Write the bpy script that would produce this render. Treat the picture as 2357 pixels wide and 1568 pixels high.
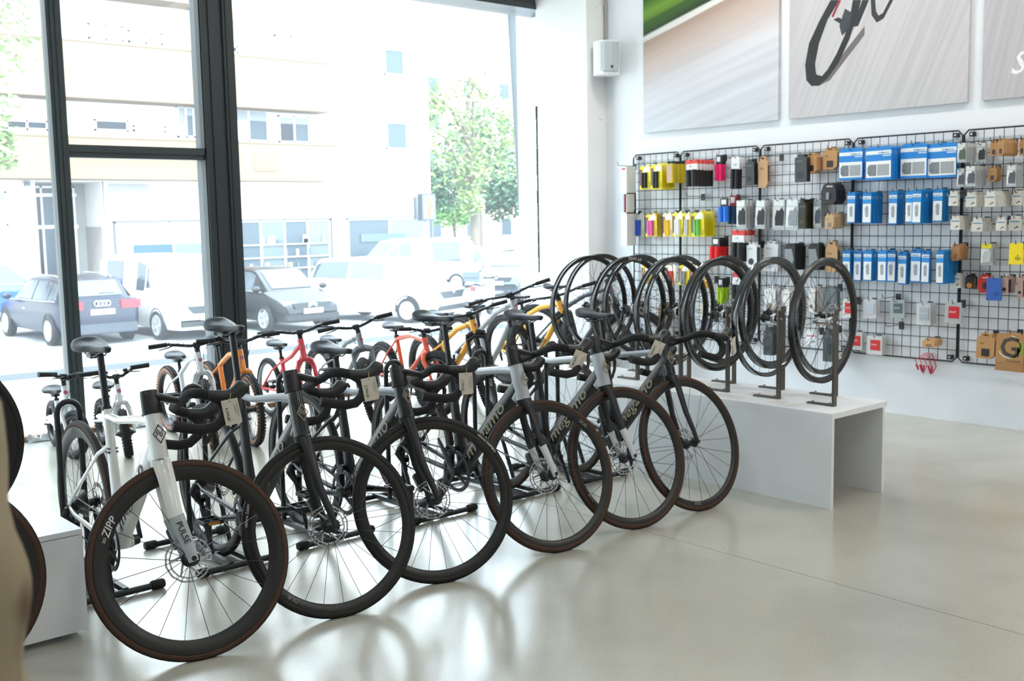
import bpy, bmesh, math, random
from mathutils import Vector, Matrix, Quaternion
random.seed(7)
for _o in list(bpy.data.objects): bpy.data.objects.remove(_o)
SC = bpy.context.scene
COL = SC.collection
PI = math.pi
# ------------------------------------------------------------------ camera
cam_d = bpy.data.cameras.new('camera'); cam = bpy.data.objects.new('camera', cam_d); COL.objects.link(cam); SC.camera = cam
cam_d.sensor_width = 36.0; cam_d.lens = 37.849; cam_d.clip_end = 500
_pitch, _roll, _yaw = .112778216, -.0185221304, .716547471
_fw = Vector((math.sin(_yaw)*math.cos(_pitch), math.cos(_yaw)*math.cos(_pitch), -math.sin(_pitch)))
_rt = Vector((math.cos(_yaw), -math.sin(_yaw), 0)); _up = _rt.cross(_fw)
_r2 = math.cos(_roll)*_rt + math.sin(_roll)*_up; _u2 = -math.sin(_roll)*_rt + math.cos(_roll)*_up
cam.matrix_world = Matrix(((_r2.x, _u2.x, -_fw.x, 0), (_r2.y, _u2.y, -_fw.y, 0), (_r2.z, _u2.z, -_fw.z, 1.465), (0, 0, 0, 1)))
cam_d.dof.use_dof = True; cam_d.dof.focus_distance = 3.7; cam_d.dof.aperture_fstop = 6.0
# ------------------------------------------------------------------ world, sun, lamps, exposure
W = bpy.data.worlds.new('sky'); SC.world = W; W.use_nodes = True
nt = W.node_tree; nt.nodes.clear()
_out = nt.nodes.new('ShaderNodeOutputWorld'); _bg = nt.nodes.new('ShaderNodeBackground')
_sky = nt.nodes.new('ShaderNodeTexSky'); _sky.sky_type = 'HOSEK_WILKIE'; _sky.turbidity = 6.0; _sky.ground_albedo = .5
_sky.sun_direction = Vector((-.35, -.55, .75)).normalized()
_mix = nt.nodes.new('ShaderNodeMix'); _mix.data_type = 'RGBA'; _mix.inputs[0].default_value = .9
_mix.inputs[7].default_value = (.78, .89, 1, 1)
nt.links.new(_sky.outputs[0], _mix.inputs[6]); nt.links.new(_mix.outputs[2], _bg.inputs[0]); nt.links.new(_bg.outputs[0], _out.inputs[0])
_bg.inputs[1].default_value = 9.4
sun_d = bpy.data.lights.new('sun', 'SUN'); sun = bpy.data.objects.new('sun', sun_d); COL.objects.link(sun)
sun_d.energy = 4.0; sun_d.angle = .03; sun_d.color = (1, .95, .86)
sun.rotation_euler = Vector((.35, .55, -.75)).to_track_quat('-Z', 'Y').to_euler()
def area(name, loc, sx, sy, e, col):
    d = bpy.data.lights.new(name, 'AREA'); d.shape = 'RECTANGLE'; d.size = sx; d.size_y = sy; d.energy = e; d.color = col
    o = bpy.data.objects.new(name, d); o.location = loc; COL.objects.link(o); return o
CEIL = 4.3
LAMPS = [(1.2, .2), (1.2, -2.6), (4.6, .2), (4.6, -2.6), (6.0, 2.2), (2.6, 2.6), (6.0, 5.0), (-2.4, .2)]
for _x, _y in LAMPS: area('lamp_light', (_x, _y, CEIL-.13), .25, 1.4, 34 if _x > 4 else 12, (1, .94, .86))
SC.view_settings.view_transform = 'Standard'; SC.view_settings.look = 'None'
SC.view_settings.gamma = 1; SC.view_settings.use_curve_mapping = False; SC.view_settings.exposure = 0.22

# ------------------------------------------------------------------ materials
MATS = {}
def lin(c):
    if isinstance(c, str):
        c = [int(c[i:i+2], 16)/255 for i in (0, 2, 4)]
        c = [x/12.92 if x <= .04045 else ((x+.055)/1.055)**2.4 for x in c]
    return tuple(c[:3])+(1,)
def mat(name, c, rough=.5, metal=0, spec=.5, noise=0, scale=20, coat=0, bump=0, emit=0, alpha=1, trans=0):
    if name in MATS: return MATS[name]
    m = bpy.data.materials.new(name); m.use_nodes = True; n = m.node_tree; b = n.nodes['Principled BSDF']
    c = lin(c); b.inputs['Base Color'].default_value = c; b.inputs['Roughness'].default_value = rough; b.inputs['Metallic'].default_value = metal
    b.inputs['Specular IOR Level'].default_value = spec; b.inputs['Coat Weight'].default_value = coat; b.inputs['Coat Roughness'].default_value = .06
    b.inputs['Alpha'].default_value = alpha
    tc = n.nodes.new('ShaderNodeTexCoord'); t = n.nodes.new('ShaderNodeTexNoise'); t.inputs['Scale'].default_value = scale; t.inputs['Detail'].default_value = 4
    n.links.new(tc.outputs['Object'], t.inputs['Vector'])
    r = n.nodes.new('ShaderNodeMix'); r.data_type = 'RGBA'
    k = max(noise, .04)
    r.inputs[6].default_value = tuple(max(0, x*(1-k)) for x in c[:3])+(1,); r.inputs[7].default_value = tuple(min(1, x*(1+k)) for x in c[:3])+(1,)
    n.links.new(t.outputs[0], r.inputs[0]); n.links.new(r.outputs[2], b.inputs['Base Color'])
    if bump:
        bp = n.nodes.new('ShaderNodeBump'); bp.inputs['Strength'].default_value = bump; bp.inputs['Distance'].default_value = .004
        n.links.new(t.outputs[0], bp.inputs['Height']); n.links.new(bp.outputs[0], b.inputs['Normal'])
    if emit:
        b.inputs['Emission Color'].default_value = c; b.inputs['Emission Strength'].default_value = emit
    MATS[name] = m; return m
def M(hexc, rough=.5, **k):      # plain colour from an sRGB hex
    return mat('c_%s_%d_%s' % (hexc, int(rough*100), '_'.join('%s%s' % i for i in sorted(k.items()))), hexc, rough, **k)
def glass_mat(name, tint, veil, fres=.05):
    if name in MATS: return MATS[name]
    m = bpy.data.materials.new(name); m.use_nodes = True; n = m.node_tree; n.nodes.clear()
    o = n.nodes.new('ShaderNodeOutputMaterial'); tr = n.nodes.new('ShaderNodeBsdfTransparent'); tr.inputs[0].default_value = lin(tint)
    gl = n.nodes.new('ShaderNodeBsdfGlossy'); gl.inputs['Roughness'].default_value = .02
    du = n.nodes.new('ShaderNodeBsdfTranslucent'); du.inputs[0].default_value = (.85, .93, 1, 1)  # translucent share imitates the veiling glare over the street view
    t = n.nodes.new('ShaderNodeTexNoise'); t.inputs['Scale'].default_value = 3; tc = n.nodes.new('ShaderNodeTexCoord'); n.links.new(tc.outputs['Object'], t.inputs[0])
    ma = n.nodes.new('ShaderNodeMath'); ma.operation = 'MULTIPLY_ADD'; ma.inputs[1].default_value = veil*.5; ma.inputs[2].default_value = veil*.75
    n.links.new(t.outputs[0], ma.inputs[0])
    lw = n.nodes.new('ShaderNodeLayerWeight'); lw.inputs[0].default_value = .12
    m1 = n.nodes.new('ShaderNodeMixShader'); m2 = n.nodes.new('ShaderNodeMixShader')
    n.links.new(ma.outputs[0], m1.inputs[0]); n.links.new(tr.outputs[0], m1.inputs[1]); n.links.new(du.outputs[0], m1.inputs[2])
    n.links.new(lw.outputs['Fresnel'], m2.inputs[0]); n.links.new(m1.outputs[0], m2.inputs[1]); n.links.new(gl.outputs[0], m2.inputs[2])
    n.links.new(m2.outputs[0], o.inputs[0]); MATS[name] = m; return m

# ------------------------------------------------------------------ mesh building
def V(*a): return Vector(a)
class MB:
    def __init__(s): s.v = []; s.f = []
    def add(s, vs, fs):
        b = len(s.v); s.v += [Vector(p) for p in vs]; s.f += [tuple(i+b for i in f) for f in fs]; return s
    def box(s, c, d, R=None):
        x, y, z = d[0]/2, d[1]/2, d[2]/2; P = [V(i*x, j*y, k*z) for i in (-1, 1) for j in (-1, 1) for k in (-1, 1)]
        if R is not None: P = [R @ p for p in P]
        return s.add([p+Vector(c) for p in P], [(0, 1, 3, 2), (4, 6, 7, 5), (0, 4, 5, 1), (2, 3, 7, 6), (0, 2, 6, 4), (1, 5, 7, 3)])
    def b2(s, lo, hi): return s.box([(a+b)/2 for a, b in zip(lo, hi)], [abs(b-a) for a, b in zip(lo, hi)])
    def tube(s, pts, r, n=8, ref=None, closed=False, caps=True):
        pts = [Vector(p) for p in pts]; N = len(pts); rs = r if isinstance(r, list) else [r]*N
        vs = []; prev = None
        for i, p in enumerate(pts):
            a = pts[(i-1) % N] if (i or closed) else p; b = pts[(i+1) % N] if (i < N-1 or closed) else p
            t = (b-a).normalized()
            if ref is not None: sd = t.cross(Vector(ref))
            elif prev is None: sd = t.cross(V(0, 0, 1) if abs(t.z) < .9 else V(0, 1, 0))
            else: sd = prev-t*prev.dot(t)
            sd = sd.normalized(); prev = sd; u = sd.cross(t)
            ra, rb = rs[i] if isinstance(rs[i], tuple) else (rs[i], rs[i])
            vs += [p+sd*(ra*math.cos(2*PI*k/n))+u*(rb*math.sin(2*PI*k/n)) for k in range(n)]
        fs = []
        for i in range(N if closed else N-1):
            j = (i+1) % N
            fs += [(i*n+k, i*n+(k+1) % n, j*n+(k+1) % n, j*n+k) for k in range(n)]
        if caps and not closed: fs += [tuple(range(n-1, -1, -1)), tuple((N-1)*n+k for k in range(n))]
        return s.add(vs, fs)
    def cyl(s, a, b, r, n=12, r2=None): return s.tube([a, b], [r, r if r2 is None else r2], n)
    def lathe(s, prof, c=(0, 0, 0), ax=(0, 1, 0), n=32, closed=False, a0=0, a1=2*PI):
        # prof: (radius, height along axis)
        ax = Vector(ax).normalized(); e1 = (V(0, 0, 1) if abs(ax.z) < .9 else V(1, 0, 0)); e1 = (e1-ax*e1.dot(ax)).normalized(); e2 = ax.cross(e1); c = Vector(c)
        full = abs(a1-a0-2*PI) < 1e-6; m = n if full else n+1; P = len(prof); vs = []
        for i in range(m):
            a = a0+(a1-a0)*i/n; d = e1*math.cos(a)+e2*math.sin(a)
            vs += [c+d*r+ax*h for r, h in prof]
        fs = []
        for i in range(n):
            j = (i+1) % m
            for k in range(P if closed else P-1):
                l = (k+1) % P; fs.append((i*P+k, j*P+k, j*P+l, i*P+l))
        return s.add(vs, fs)
    def prism(s, poly, o, ex, ey, h):        # polygon extruded by vector h
        o = Vector(o); ex = Vector(ex); ey = Vector(ey); h = Vector(h); n = len(poly)
        a = [o+ex*p[0]+ey*p[1] for p in poly]
        return s.add(a+[p+h for p in a], [tuple(range(n-1, -1, -1)), tuple(range(n, 2*n))]+[(i, (i+1) % n, (i+1) % n+n, i+n) for i in range(n)])
    def ball(s, c, r, n=10, m=6):
        r = r if isinstance(r, (tuple, list)) else (r, r, r); vs = [Vector(c)+V(0, 0, r[2])]
        for i in range(1, m):
            t = PI*i/m; vs += [Vector(c)+V(r[0]*math.sin(t)*math.cos(2*PI*k/n), r[1]*math.sin(t)*math.sin(2*PI*k/n), r[2]*math.cos(t)) for k in range(n)]
        vs.append(Vector(c)-V(0, 0, r[2])); fs = [(0, 1+k, 1+(k+1) % n) for k in range(n)]
        for i in range(m-2): fs += [(1+i*n+k, 1+(i+1)*n+k, 1+(i+1)*n+(k+1) % n, 1+i*n+(k+1) % n) for k in range(n)]
        e = len(vs)-1; fs += [(e, 1+(m-2)*n+(k+1) % n, 1+(m-2)*n+k) for k in range(n)]
        return s.add(vs, fs)
    def grid(s, f, nu, nv):
        vs = [f(i/nu, j/nv) for i in range(nu+1) for j in range(nv+1)]; w = nv+1
        return s.add(vs, [(i*w+j, (i+1)*w+j, (i+1)*w+j+1, i*w+j+1) for i in range(nu) for j in range(nv)])
    def text(s, t, size, o, ex, ey, depth=.0004, bold=0, shear=0, align='LEFT'):
        vs, fs = text_geo(t, bold, shear, align); o = Vector(o); ex = Vector(ex).normalized(); ey = Vector(ey).normalized(); nz = ex.cross(ey)
        return s.add([o+ex*(p[0]*size)+ey*(p[1]*size)+nz*(depth if p[2] > 0 else 0) for p in vs], fs)
    def xf(s, A): s.v = [A @ p for p in s.v]; return s
    def mesh(s, name, m, smooth=35):
        me = bpy.data.meshes.new(name); me.from_pydata([tuple(p) for p in s.v], [], s.f)
        if m is not None: me.materials.append(m)
        bm = bmesh.new(); bm.from_mesh(me); bmesh.ops.recalc_face_normals(bm, faces=bm.faces); bm.to_mesh(me); bm.free()
        if smooth: me.shade_smooth(); me.set_sharp_from_angle(angle=math.radians(smooth))
        me.update(); return me
    def build(s, name, m, parent=None, smooth=35):
        return obj(name, s.mesh(name, m, smooth), parent)
TXT = {}
def text_geo(t, bold=0, shear=0, align='LEFT'):
    k = (t, bold, shear, align)
    if k not in TXT:
        cu = bpy.data.curves.new('t', 'FONT'); cu.body = t; cu.extrude = .01; cu.offset = bold; cu.shear = shear; cu.align_x = align; cu.resolution_u = 2
        o = bpy.data.objects.new('t', cu); me = o.to_mesh(); TXT[k] = ([tuple(v.co) for v in me.vertices], [tuple(p.vertices) for p in me.polygons])
        o.to_mesh_clear(); bpy.data.objects.remove(o); bpy.data.curves.remove(cu)
    return TXT[k]
def obj(name, me, parent=None, mx=None):
    o = bpy.data.objects.new(name, me); COL.objects.link(o)
    if parent is not None: o.parent = parent
    if mx is not None: o.matrix_local = mx
    return o
def tag(o, label, cat, group=None, kind=None):
    o['label'] = label; o['category'] = cat
    if group: o['group'] = group
    if kind: o['kind'] = kind
    return o
def thing(name, label, cat, loc=(0, 0, 0), rz=0, group=None):
    o = bpy.data.objects.new(name, None); COL.objects.link(o); o.location = loc; o.rotation_euler = (0, 0, rz); o.empty_display_size = .05
    return tag(o, label, cat, group)
def struct(o): o['kind'] = 'structure'; return o
def dup(root, mx=None, loc=None, rz=None, label=None, group=None):
    r = root.copy(); COL.objects.link(r)
    if loc is not None: r.location = loc
    if rz is not None: r.rotation_euler = (0, 0, rz)
    if label: r['label'] = label
    if group: r['group'] = group
    for ch in list(root.children):
        c = ch.copy(); COL.objects.link(c); c.parent = r
        for g in ch.children:
            d = g.copy(); COL.objects.link(d); d.parent = c
    return r
def arc(c, r, a0, a1, n, ex, ez): return [Vector(c)+Vector(ex)*(r*math.cos(a0+(a1-a0)*i/n))+Vector(ez)*(r*math.sin(a0+(a1-a0)*i/n)) for i in range(n+1)]
# ================================================================== room shell
WX, WY = 7.186, 7.8
def floor_mat():
    m = bpy.data.materials.new('polished_concrete'); m.use_nodes = True; n = m.node_tree; b = n.nodes['Principled BSDF']; L = n.links.new
    tc = n.nodes.new('ShaderNodeTexCoord')
    def noise(s, d, dist=0):
        t = n.nodes.new('ShaderNodeTexNoise'); t.inputs['Scale'].default_value = s; t.inputs['Detail'].default_value = d; t.inputs['Distortion'].default_value = dist; L(tc.outputs['Object'], t.inputs[0]); return t
    def ramp(src, *st):
        r = n.nodes.new('ShaderNodeValToRGB'); e = r.color_ramp.elements
        while len(e) < len(st): e.new(.5)
        for q, (p, c) in zip(e, st): q.position = p; q.color = c if isinstance(c, tuple) else (c, c, c, 1)
        L(src.outputs[0], r.inputs[0]); return r
    a = noise(.9, 4, .4); c = noise(4, 3, .2); d = noise(90, 3)
    r1 = ramp(a, (.25, lin('a9a597')), (.5, lin('b5b1a4')), (.75, lin('bdbaae')))
    r2 = ramp(c, (.3, .95), (.55, 1.0), (.75, 1.02)); r3 = ramp(d, (.3, .94), (.7, 1.03))
    q = noise(.8, 2, .3); r4 = ramp(q, (.28, .86), (.45, .98), (.65, 1.0))
    x = r1
    for r in (r2, r3, r4):
        mm = n.nodes.new('ShaderNodeMix'); mm.data_type = 'RGBA'; mm.blend_type = 'MULTIPLY'; mm.inputs[0].default_value = 1
        L(x.outputs[0] if x is r1 else x.outputs[2], mm.inputs[6]); L(r.outputs[0], mm.inputs[7]); x = mm
    L(x.outputs[2], b.inputs['Base Color'])
    b.inputs['Roughness'].default_value = .25; b.inputs['Coat Weight'].default_value = .5; b.inputs['Coat Roughness'].default_value = .17; 
    b.inputs['Specular IOR Level'].default_value = .6
    bp = n.nodes.new('ShaderNodeBump'); bp.inputs['Strength'].default_value = .04; bp.inputs['Distance'].default_value = .01; L(c.outputs[0], bp.inputs['Height']); L(bp.outputs[0], b.inputs['Normal'])
    return m
def plaster(name, c, marks=0):
    m = mat(name, c, .75, noise=.02, scale=1.5); n = m.node_tree
    if marks:
        b = n.nodes['Principled BSDF']; tc = n.nodes.new('ShaderNodeTexCoord'); t = n.nodes.new('ShaderNodeTexNoise'); t.inputs['Scale'].default_value = 22; t.inputs['Detail'].default_value = 5; t.inputs['Roughness'].default_value = .7
        mp = n.nodes.new('ShaderNodeMapping'); mp.inputs['Scale'].default_value = (1, 1, .9); n.links.new(tc.outputs['Object'], mp.inputs[0]); n.links.new(mp.outputs[0], t.inputs[0])
        g = n.nodes.new('ShaderNodeTexNoise'); g.inputs['Scale'].default_value = 1.3; n.links.new(tc.outputs['Object'], g.inputs[0])
        ma = n.nodes.new('ShaderNodeMath'); ma.operation = 'MULTIPLY'; n.links.new(t.outputs[0], ma.inputs[0]); n.links.new(g.outputs[0], ma.inputs[1])
        r = n.nodes.new('ShaderNodeValToRGB'); r.color_ramp.elements[0].position = .415; r.color_ramp.elements[0].color = (1, 1, 1, 1); r.color_ramp.elements[1].position = .45; r.color_ramp.elements[1].color = (.35, .36, .38, 1)
        n.links.new(ma.outputs[0], r.inputs[0])
        src = b.inputs['Base Color'].links[0].from_socket; x = n.nodes.new('ShaderNodeMix'); x.data_type = 'RGBA'; x.blend_type = 'MULTIPLY'; x.inputs[0].default_value = 1
        n.links.new(src, x.inputs[6]); n.links.new(r.outputs[0], x.inputs[7]); n.links.new(x.outputs[2], b.inputs['Base Color'])
    return m
m_wall = plaster('wall_paint', 'eaeef3'); m_col = plaster('column_plaster', 'eff0ef', 1); m_frame = M('3b4447', .4, noise=.08); m_frame2 = M('2f373b', .42, noise=.08)
fl = struct(MB().b2((-7, -6, -.25), (WX, WY+.06, -.012)).build('floor', M('3a3833', .8)))
for x0, x1 in ((-7, -.322), (-.318, 3.676), (3.68, WX)): MB().b2((x0, -6, -.011), (x1, WY+.06, 0)).build('concrete_slab', MATS.setdefault('floor', None) or MATS.__setitem__('floor', floor_mat()) or MATS['floor'], fl)
struct(MB().b2((WX, -6, -.25), (WX+.2, WY+.3, CEIL)).build('wall_right', m_wall))
struct(MB().b2((-7.2, -6, -.25), (-7, WY+.3, CEIL)).build('wall_left', m_wall))
struct(MB().b2((-7.2, -6.2, -.25), (WX+.2, -6, CEIL)).build('wall_back', m_wall))
struct(MB().b2((-7.2, -6.2, CEIL), (WX+.2, WY+.3, CEIL+.2)).build('ceiling', m_wall))
wf = struct(MB().b2((-7, WY-.05, 3.80), (WX, WY+.2, CEIL)).b2((-7, WY-.05, 0), (-6, WY+.2, 3.8)).build('wall_front', m_wall))
struct(MB().b2((6.947, 6.898, 0), (WX, 7.56, CEIL)).build('trim_1', m_col))          # square plastered column in the corner
g = MB(); 
for z in range(12): g.b2((6.938-.002*(z % 3), 7.556, .95+z*.13), (6.948, 7.567+.003*(z % 2), .95+z*.13+.128))
struct(g.build('trim_2', M('20302c', .6)))                                              # dark gasket along the column edge
# window 1: frames, panes
wn = struct(MB().b2((2.585, 7.74, .03), (2.612, 7.84, 3.4)).b2((2.612, 7.725, .03), (2.682, 7.86, 3.4)).b2((2.64, 7.715, .03), (2.648, 7.73, 3.4)).b2((1.15, 7.74, .03), (1.25, 7.86, 3.4)).b2((-.35, 7.74, .03), (-.25, 7.86, 3.4)).b2((-2.05, 7.74, .03), (-1.95, 7.86, 3.4)).b2((-4.05, 7.74, .03), (-3.95, 7.86, 3.4)).build('window_1', m_frame))
MB().b2((2.682, 7.75, 1.947), (3.70, 7.85, 1.985)).b2((2.682, 7.735, 1.985), (3.70, 7.86, 2.035)).build('transom', m_frame, wn)
MB().b2((3.70, 7.72, .0), (3.955, 7.9, 3.42)).b2((3.692, 7.735, .0), (3.72, 7.86, 3.4)).b2((3.757, 7.708, 0), (3.768, 7.722, 3.4)).b2((3.868, 7.70, 0), (3.955, 7.722, 3.4)).b2((3.89, 7.692, 0), (3.902, 7.702, 3.4)).build('steel_post', m_frame2, wn)
MB().b2((-6, 7.55, 3.385), (WX, 7.9, 3.44)).b2((-6, 7.565, 3.446), (WX, 7.9, 3.53)).b2((-6, 7.55, 3.537), (WX, 7.9, 3.80)).build('shutter_box', M('343a3e', .35, noise=.06), wn)
MB().b2((-6, 7.69, 0), (WX, 7.77, .034)).build('wooden_sill', M('7d5c38', .6, noise=.15, scale=8), wn)
gm = glass_mat('shop_glass', 'f4fbfb', .045)
for x0, x1, z0, z1 in ((-6, -4.05, .034, 3.385), (-3.95, -2.05, .034, 3.385), (-1.95, -.35, .034, 3.385), (-.25, 1.15, .034, 3.385), (1.25, 2.6, .034, 3.385), (2.68, 3.7, .034, 1.95), (2.68, 3.7, 2.03, 3.385), (3.95, WX, .034, 3.385)):
    MB().add([(x0, 7.80, z0), (x1, 7.80, z0), (x1, 7.80, z1), (x0, 7.80, z1)], [(0, 1, 2, 3)]).build('pane', gm, wn)
# ceiling lamps (above the frame): slim suspended housings that carry the lights
LAMPLAB = ['slim white ceiling lamp over the open floor, '+q for q in ('left of the camera', 'behind the camera on the left', 'right of the camera', 'behind the camera on the right', 'close to the grid wall', 'over the front row of bikes', 'over the display wheels', 'at the far left')]
for i, (x, y) in enumerate(LAMPS):
    t = thing('ceiling_lamp', LAMPLAB[i], 'lamp', (x, y, CEIL-.1), group='linear ceiling lamps')
    h = MB().b2((-.13, -.72, .02), (.13, .72, .10)).build('housing', M('e8e8e6', .4), t)
# speaker and its conduit
t = thing('wall_speaker', 'small white wall speaker with rounded grille high in the corner', 'speaker', (7.03, 6.73, 2.85), math.radians(-25))
pr = [(-.105, .06), (-.105, -.04), (-.07, -.085), (0, -.105), (.07, -.085), (.105, -.04), (.105, .06), (.07, .1), (-.07, .1)]
MB().prism(pr, (0, 0, -.145), (1, 0, 0), (0, 1, 0), (0, 0, .29)).build('cabinet', M('e6eaec', .45), t)
MB().prism([(-.085, -.066), (-.06, -.1), (0, -.119), (.06, -.1), (.085, -.066), (0, -.08)], (0, 0, -.12), (1, 0, 0), (0, 1, 0), (0, 0, .25)).build('grille', M('bcc6ca', .6), t)
MB().box((0, -.122, -.085), (.022, .006, .022)).build('badge', M('3b464c', .4), t)
MB().b2((-.03, .09, -.05), (.03, .19, .05)).build('bracket', M('d8dcdd', .5), t)
tag(MB().cyl((7.168, 6.872, 2.96), (7.168, 6.872, CEIL), .013).cyl((7.168, 6.872, 3.3), (7.168, 6.872, 3.34), .018).build('cable_conduit', M('a6a29b', .5)), 'thin grey cable conduit running up the wall corner above the speaker', 'conduit')
# crumpled dust sheet along the sill
def sheet(x0, x1, lab, sd):
    rr = random.Random(sd); H = [[rr.random() for _ in range(7)] for _ in range(25)]
    g = MB().grid(lambda u, v: (x0+(x1-x0)*u, 7.62+.06*v+.008*math.sin(9*u), .006+.055*H[int(u*24)][int(v*6)]*math.sin(PI*v)), 24, 6)
    g.grid(lambda u, v: (x0+(x1-x0)*u, 7.62+.06*v+.008*math.sin(9*u), .002), 24, 1)
    tag(g.build('dust_sheet', M('c9cdcf', .5), smooth=20), lab, 'sheet')
sheet(2.25, 2.60, 'crumpled grey plastic sheet on the floor below the far left window pane', 3)
sheet(3.0, 3.5, 'crumpled pale plastic sheet on the floor behind the white balance bike', 4)
# ================================================================== street outside
GZ = -1.1
def slab(name, x0, x1, y0, y1, z, m): return struct(MB().b2((x0, y0, z-.3), (x1, y1, z)).build(name, m, None, 0))
slab('pavement', -60, 90, 7.93, 19.1, GZ, M('b9b4aa', .85, noise=.08, scale=2))
slab('kerb', -60, 90, 19.1, 20.0, GZ+.004, M('32383c', .8, noise=.06))
slab('road', -60, 140, 20.0, 140, GZ-.01, M('8d8f90', .85, noise=.08, scale=1))
slab('sidewalk_far', -60, 27.5, 34.2, 36.2, GZ+.12, M('bdb8ae', .85))
struct(MB().b2((-60, 7.93, -1.4), (90, 7.95, -.02)).build('wall_outside', M('c9c5bd', .8)))
# ================================================================== bicycles
CACHE = {}
def cached(key, fn):
    if key not in CACHE: CACHE[key] = fn()
    return CACHE[key]
m_black = M('111214', .42); m_satin = M('17181b', .36, noise=.1); m_rubber = M('131314', .7, noise=.12, scale=60); m_tape = M('101011', .8, noise=.25, scale=90, bump=.4)
m_steel = M('b9b6b6', .3, metal=1); m_dark = M('3a3c3f', .35, metal=.8); m_silver = M('9a9c9d', .28, metal=1); m_brown = M('432d20', .8, noise=.2, scale=50); m_rim = M('191716', .42, noise=.15, scale=30)
m_spoke = M('33353a', .35, metal=.6); m_gold = M('9d9278', .5); m_white = M('ecebe6', .22, coat=1); m_card = M('d6cdbf', .85, noise=.05)
def ring(R, r, seg=64, n=10, k=1.0): return [(R+r*math.cos(2*PI*i/n), k*r*math.sin(2*PI*i/n)) for i in range(n)]
def tire_mesh(R, rt, key, m): return cached(('tire', R, rt, key), lambda: MB().lathe(ring(R-rt, rt), n=72, closed=True).mesh('tire', m, 60))
def tread_mesh(R, rt, knob, m):
    def f():
        g = MB(); pr = []
        for i in range(7):
            a = -.6+1.2*i/6; pr.append((R-rt+(rt+.0012)*math.cos(a), (rt+.0012)*math.sin(a)))
        g.lathe(pr, n=72)
        if knob:
            N = int(2*PI*R/.024)
            for i in range(N):
                for j, a in enumerate((-.95, -.32, .32, .95)):
                    t = 2*PI*(i+(.5 if j in (1, 2) else 0))/N; rr = R-rt+(rt+.003)*math.cos(a); y = (rt+.003)*math.sin(a)
                    g.box((rr*math.cos(t), y, rr*math.sin(t)), (.006, .010, .012), Matrix.Rotation(-t, 3, 'Y') @ Matrix.Rotation(a, 3, 'Z'))
        return g.mesh('tread', m, 40)
    return cached(('tread', R, rt, knob, m.name), f)
def rim_mesh(R, d, w, m):
    return cached(('rim', R, d, w, m.name), lambda: MB().lathe([(R, -w), (R-.004, 0), (R, w), (R-.35*d, w*1.05), (R-.8*d, w*.6), (R-d, 0), (R-.8*d, -w*.6), (R-.35*d, -w*1.05)], n=72, closed=True).mesh('rim', m, 50))
def spoke_mesh(Ri, n, hw=.032, r=.0012, m=None):
    def f():
        g = MB()
        for i in range(n):
            s = 1 if i % 2 else -1; a = 2*PI*i/n; b = a+(.32 if (i//2) % 2 else -.32)
            g.tube([(.021*math.cos(b), s*hw, .021*math.sin(b)), (Ri*math.cos(a), s*.003, Ri*math.sin(a))], r, 3)
        return g.mesh('spokes', m or m_spoke)
    return cached(('spk', Ri, n, hw, r, m and m.name), f)
def hub_mesh(w, m, r=.016): return cached(('hub', w, m.name, r), lambda: MB().lathe([(0, -w-.012), (.009, -w-.012), (.009, -w), (.024, -w+.018), (.026, -w+.022), (r, -w+.028), (r, w-.028), (.026, w-.022), (.024, w-.018), (.009, w), (.009, w+.012), (0, w+.012)], n=16).mesh('hub', m, 40))
def rotor_mesh(R=.08):
    def f():
        g = MB(); t = .0018
        def ann(r0, r1, n=48, wav=0):
            vs = []
            for i in range(n):
                a = 2*PI*i/n; k = 1+wav*math.sin(a*12); vs += [(r*k*math.cos(a), y, r*k*math.sin(a)) for r, y in ((r0, -t/2), (r1, -t/2), (r1, t/2), (r0, t/2))]
            g.add(vs, [(i*4+k, ((i+1) % n)*4+k, ((i+1) % n)*4+(k+1) % 4, i*4+(k+1) % 4) for i in range(n) for k in range(4)])
        ann(R-.006, R, 96, .012); ann(R-.019, R-.014, 96, -.012); ann(.018, .026)
        for i in range(24):
            a = 2*PI*i/24; b = a+.10; g.tube([((R-.017)*math.cos(a), 0, (R-.017)*math.sin(a)), ((R-.003)*math.cos(b), 0, (R-.003)*math.sin(b))], (.0034, .0009) if 0 else [(.0009, .0034)]*2, 4, ref=(0, 1, 0))
        for i in range(6):
            a = 2*PI*i/6; g.tube([(.024*math.cos(a), 0, .024*math.sin(a)), ((R-.016)*math.cos(a+.5), 0, (R-.016)*math.sin(a+.5))], [(.0045, .001), (.003, .001)], 4, ref=(0, 1, 0))
        return g.mesh('brake_rotor', m_steel, 30)
    return cached(('rotor', R), f)
def cassette_mesh(k=11, r0=.018, r1=.052):
    def f():
        g = MB()
        for i in range(k):
            r = r0+(r1-r0)*i/(k-1); y = -.046+.0042*i; N = max(12, int(2*PI*r/.0064)); vs = []
            for j in range(2*N):
                a = PI*j/N; q = r+(.002 if j % 2 else -.002); vs += [(q*math.cos(a), y-.0009, q*math.sin(a)), (q*math.cos(a), y+.0009, q*math.sin(a))]
            n = 2*N; g.add(vs, [tuple(2*j for j in range(n)), tuple(2*j+1 for j in range(n-1, -1, -1))]+[(2*j, 2*((j+1) % n), 2*((j+1) % n)+1, 2*j+1) for j in range(n)])
        return g.mesh('cassette', m_silver, 25)
    return cached(('cas', k, r0, r1), f)
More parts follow.
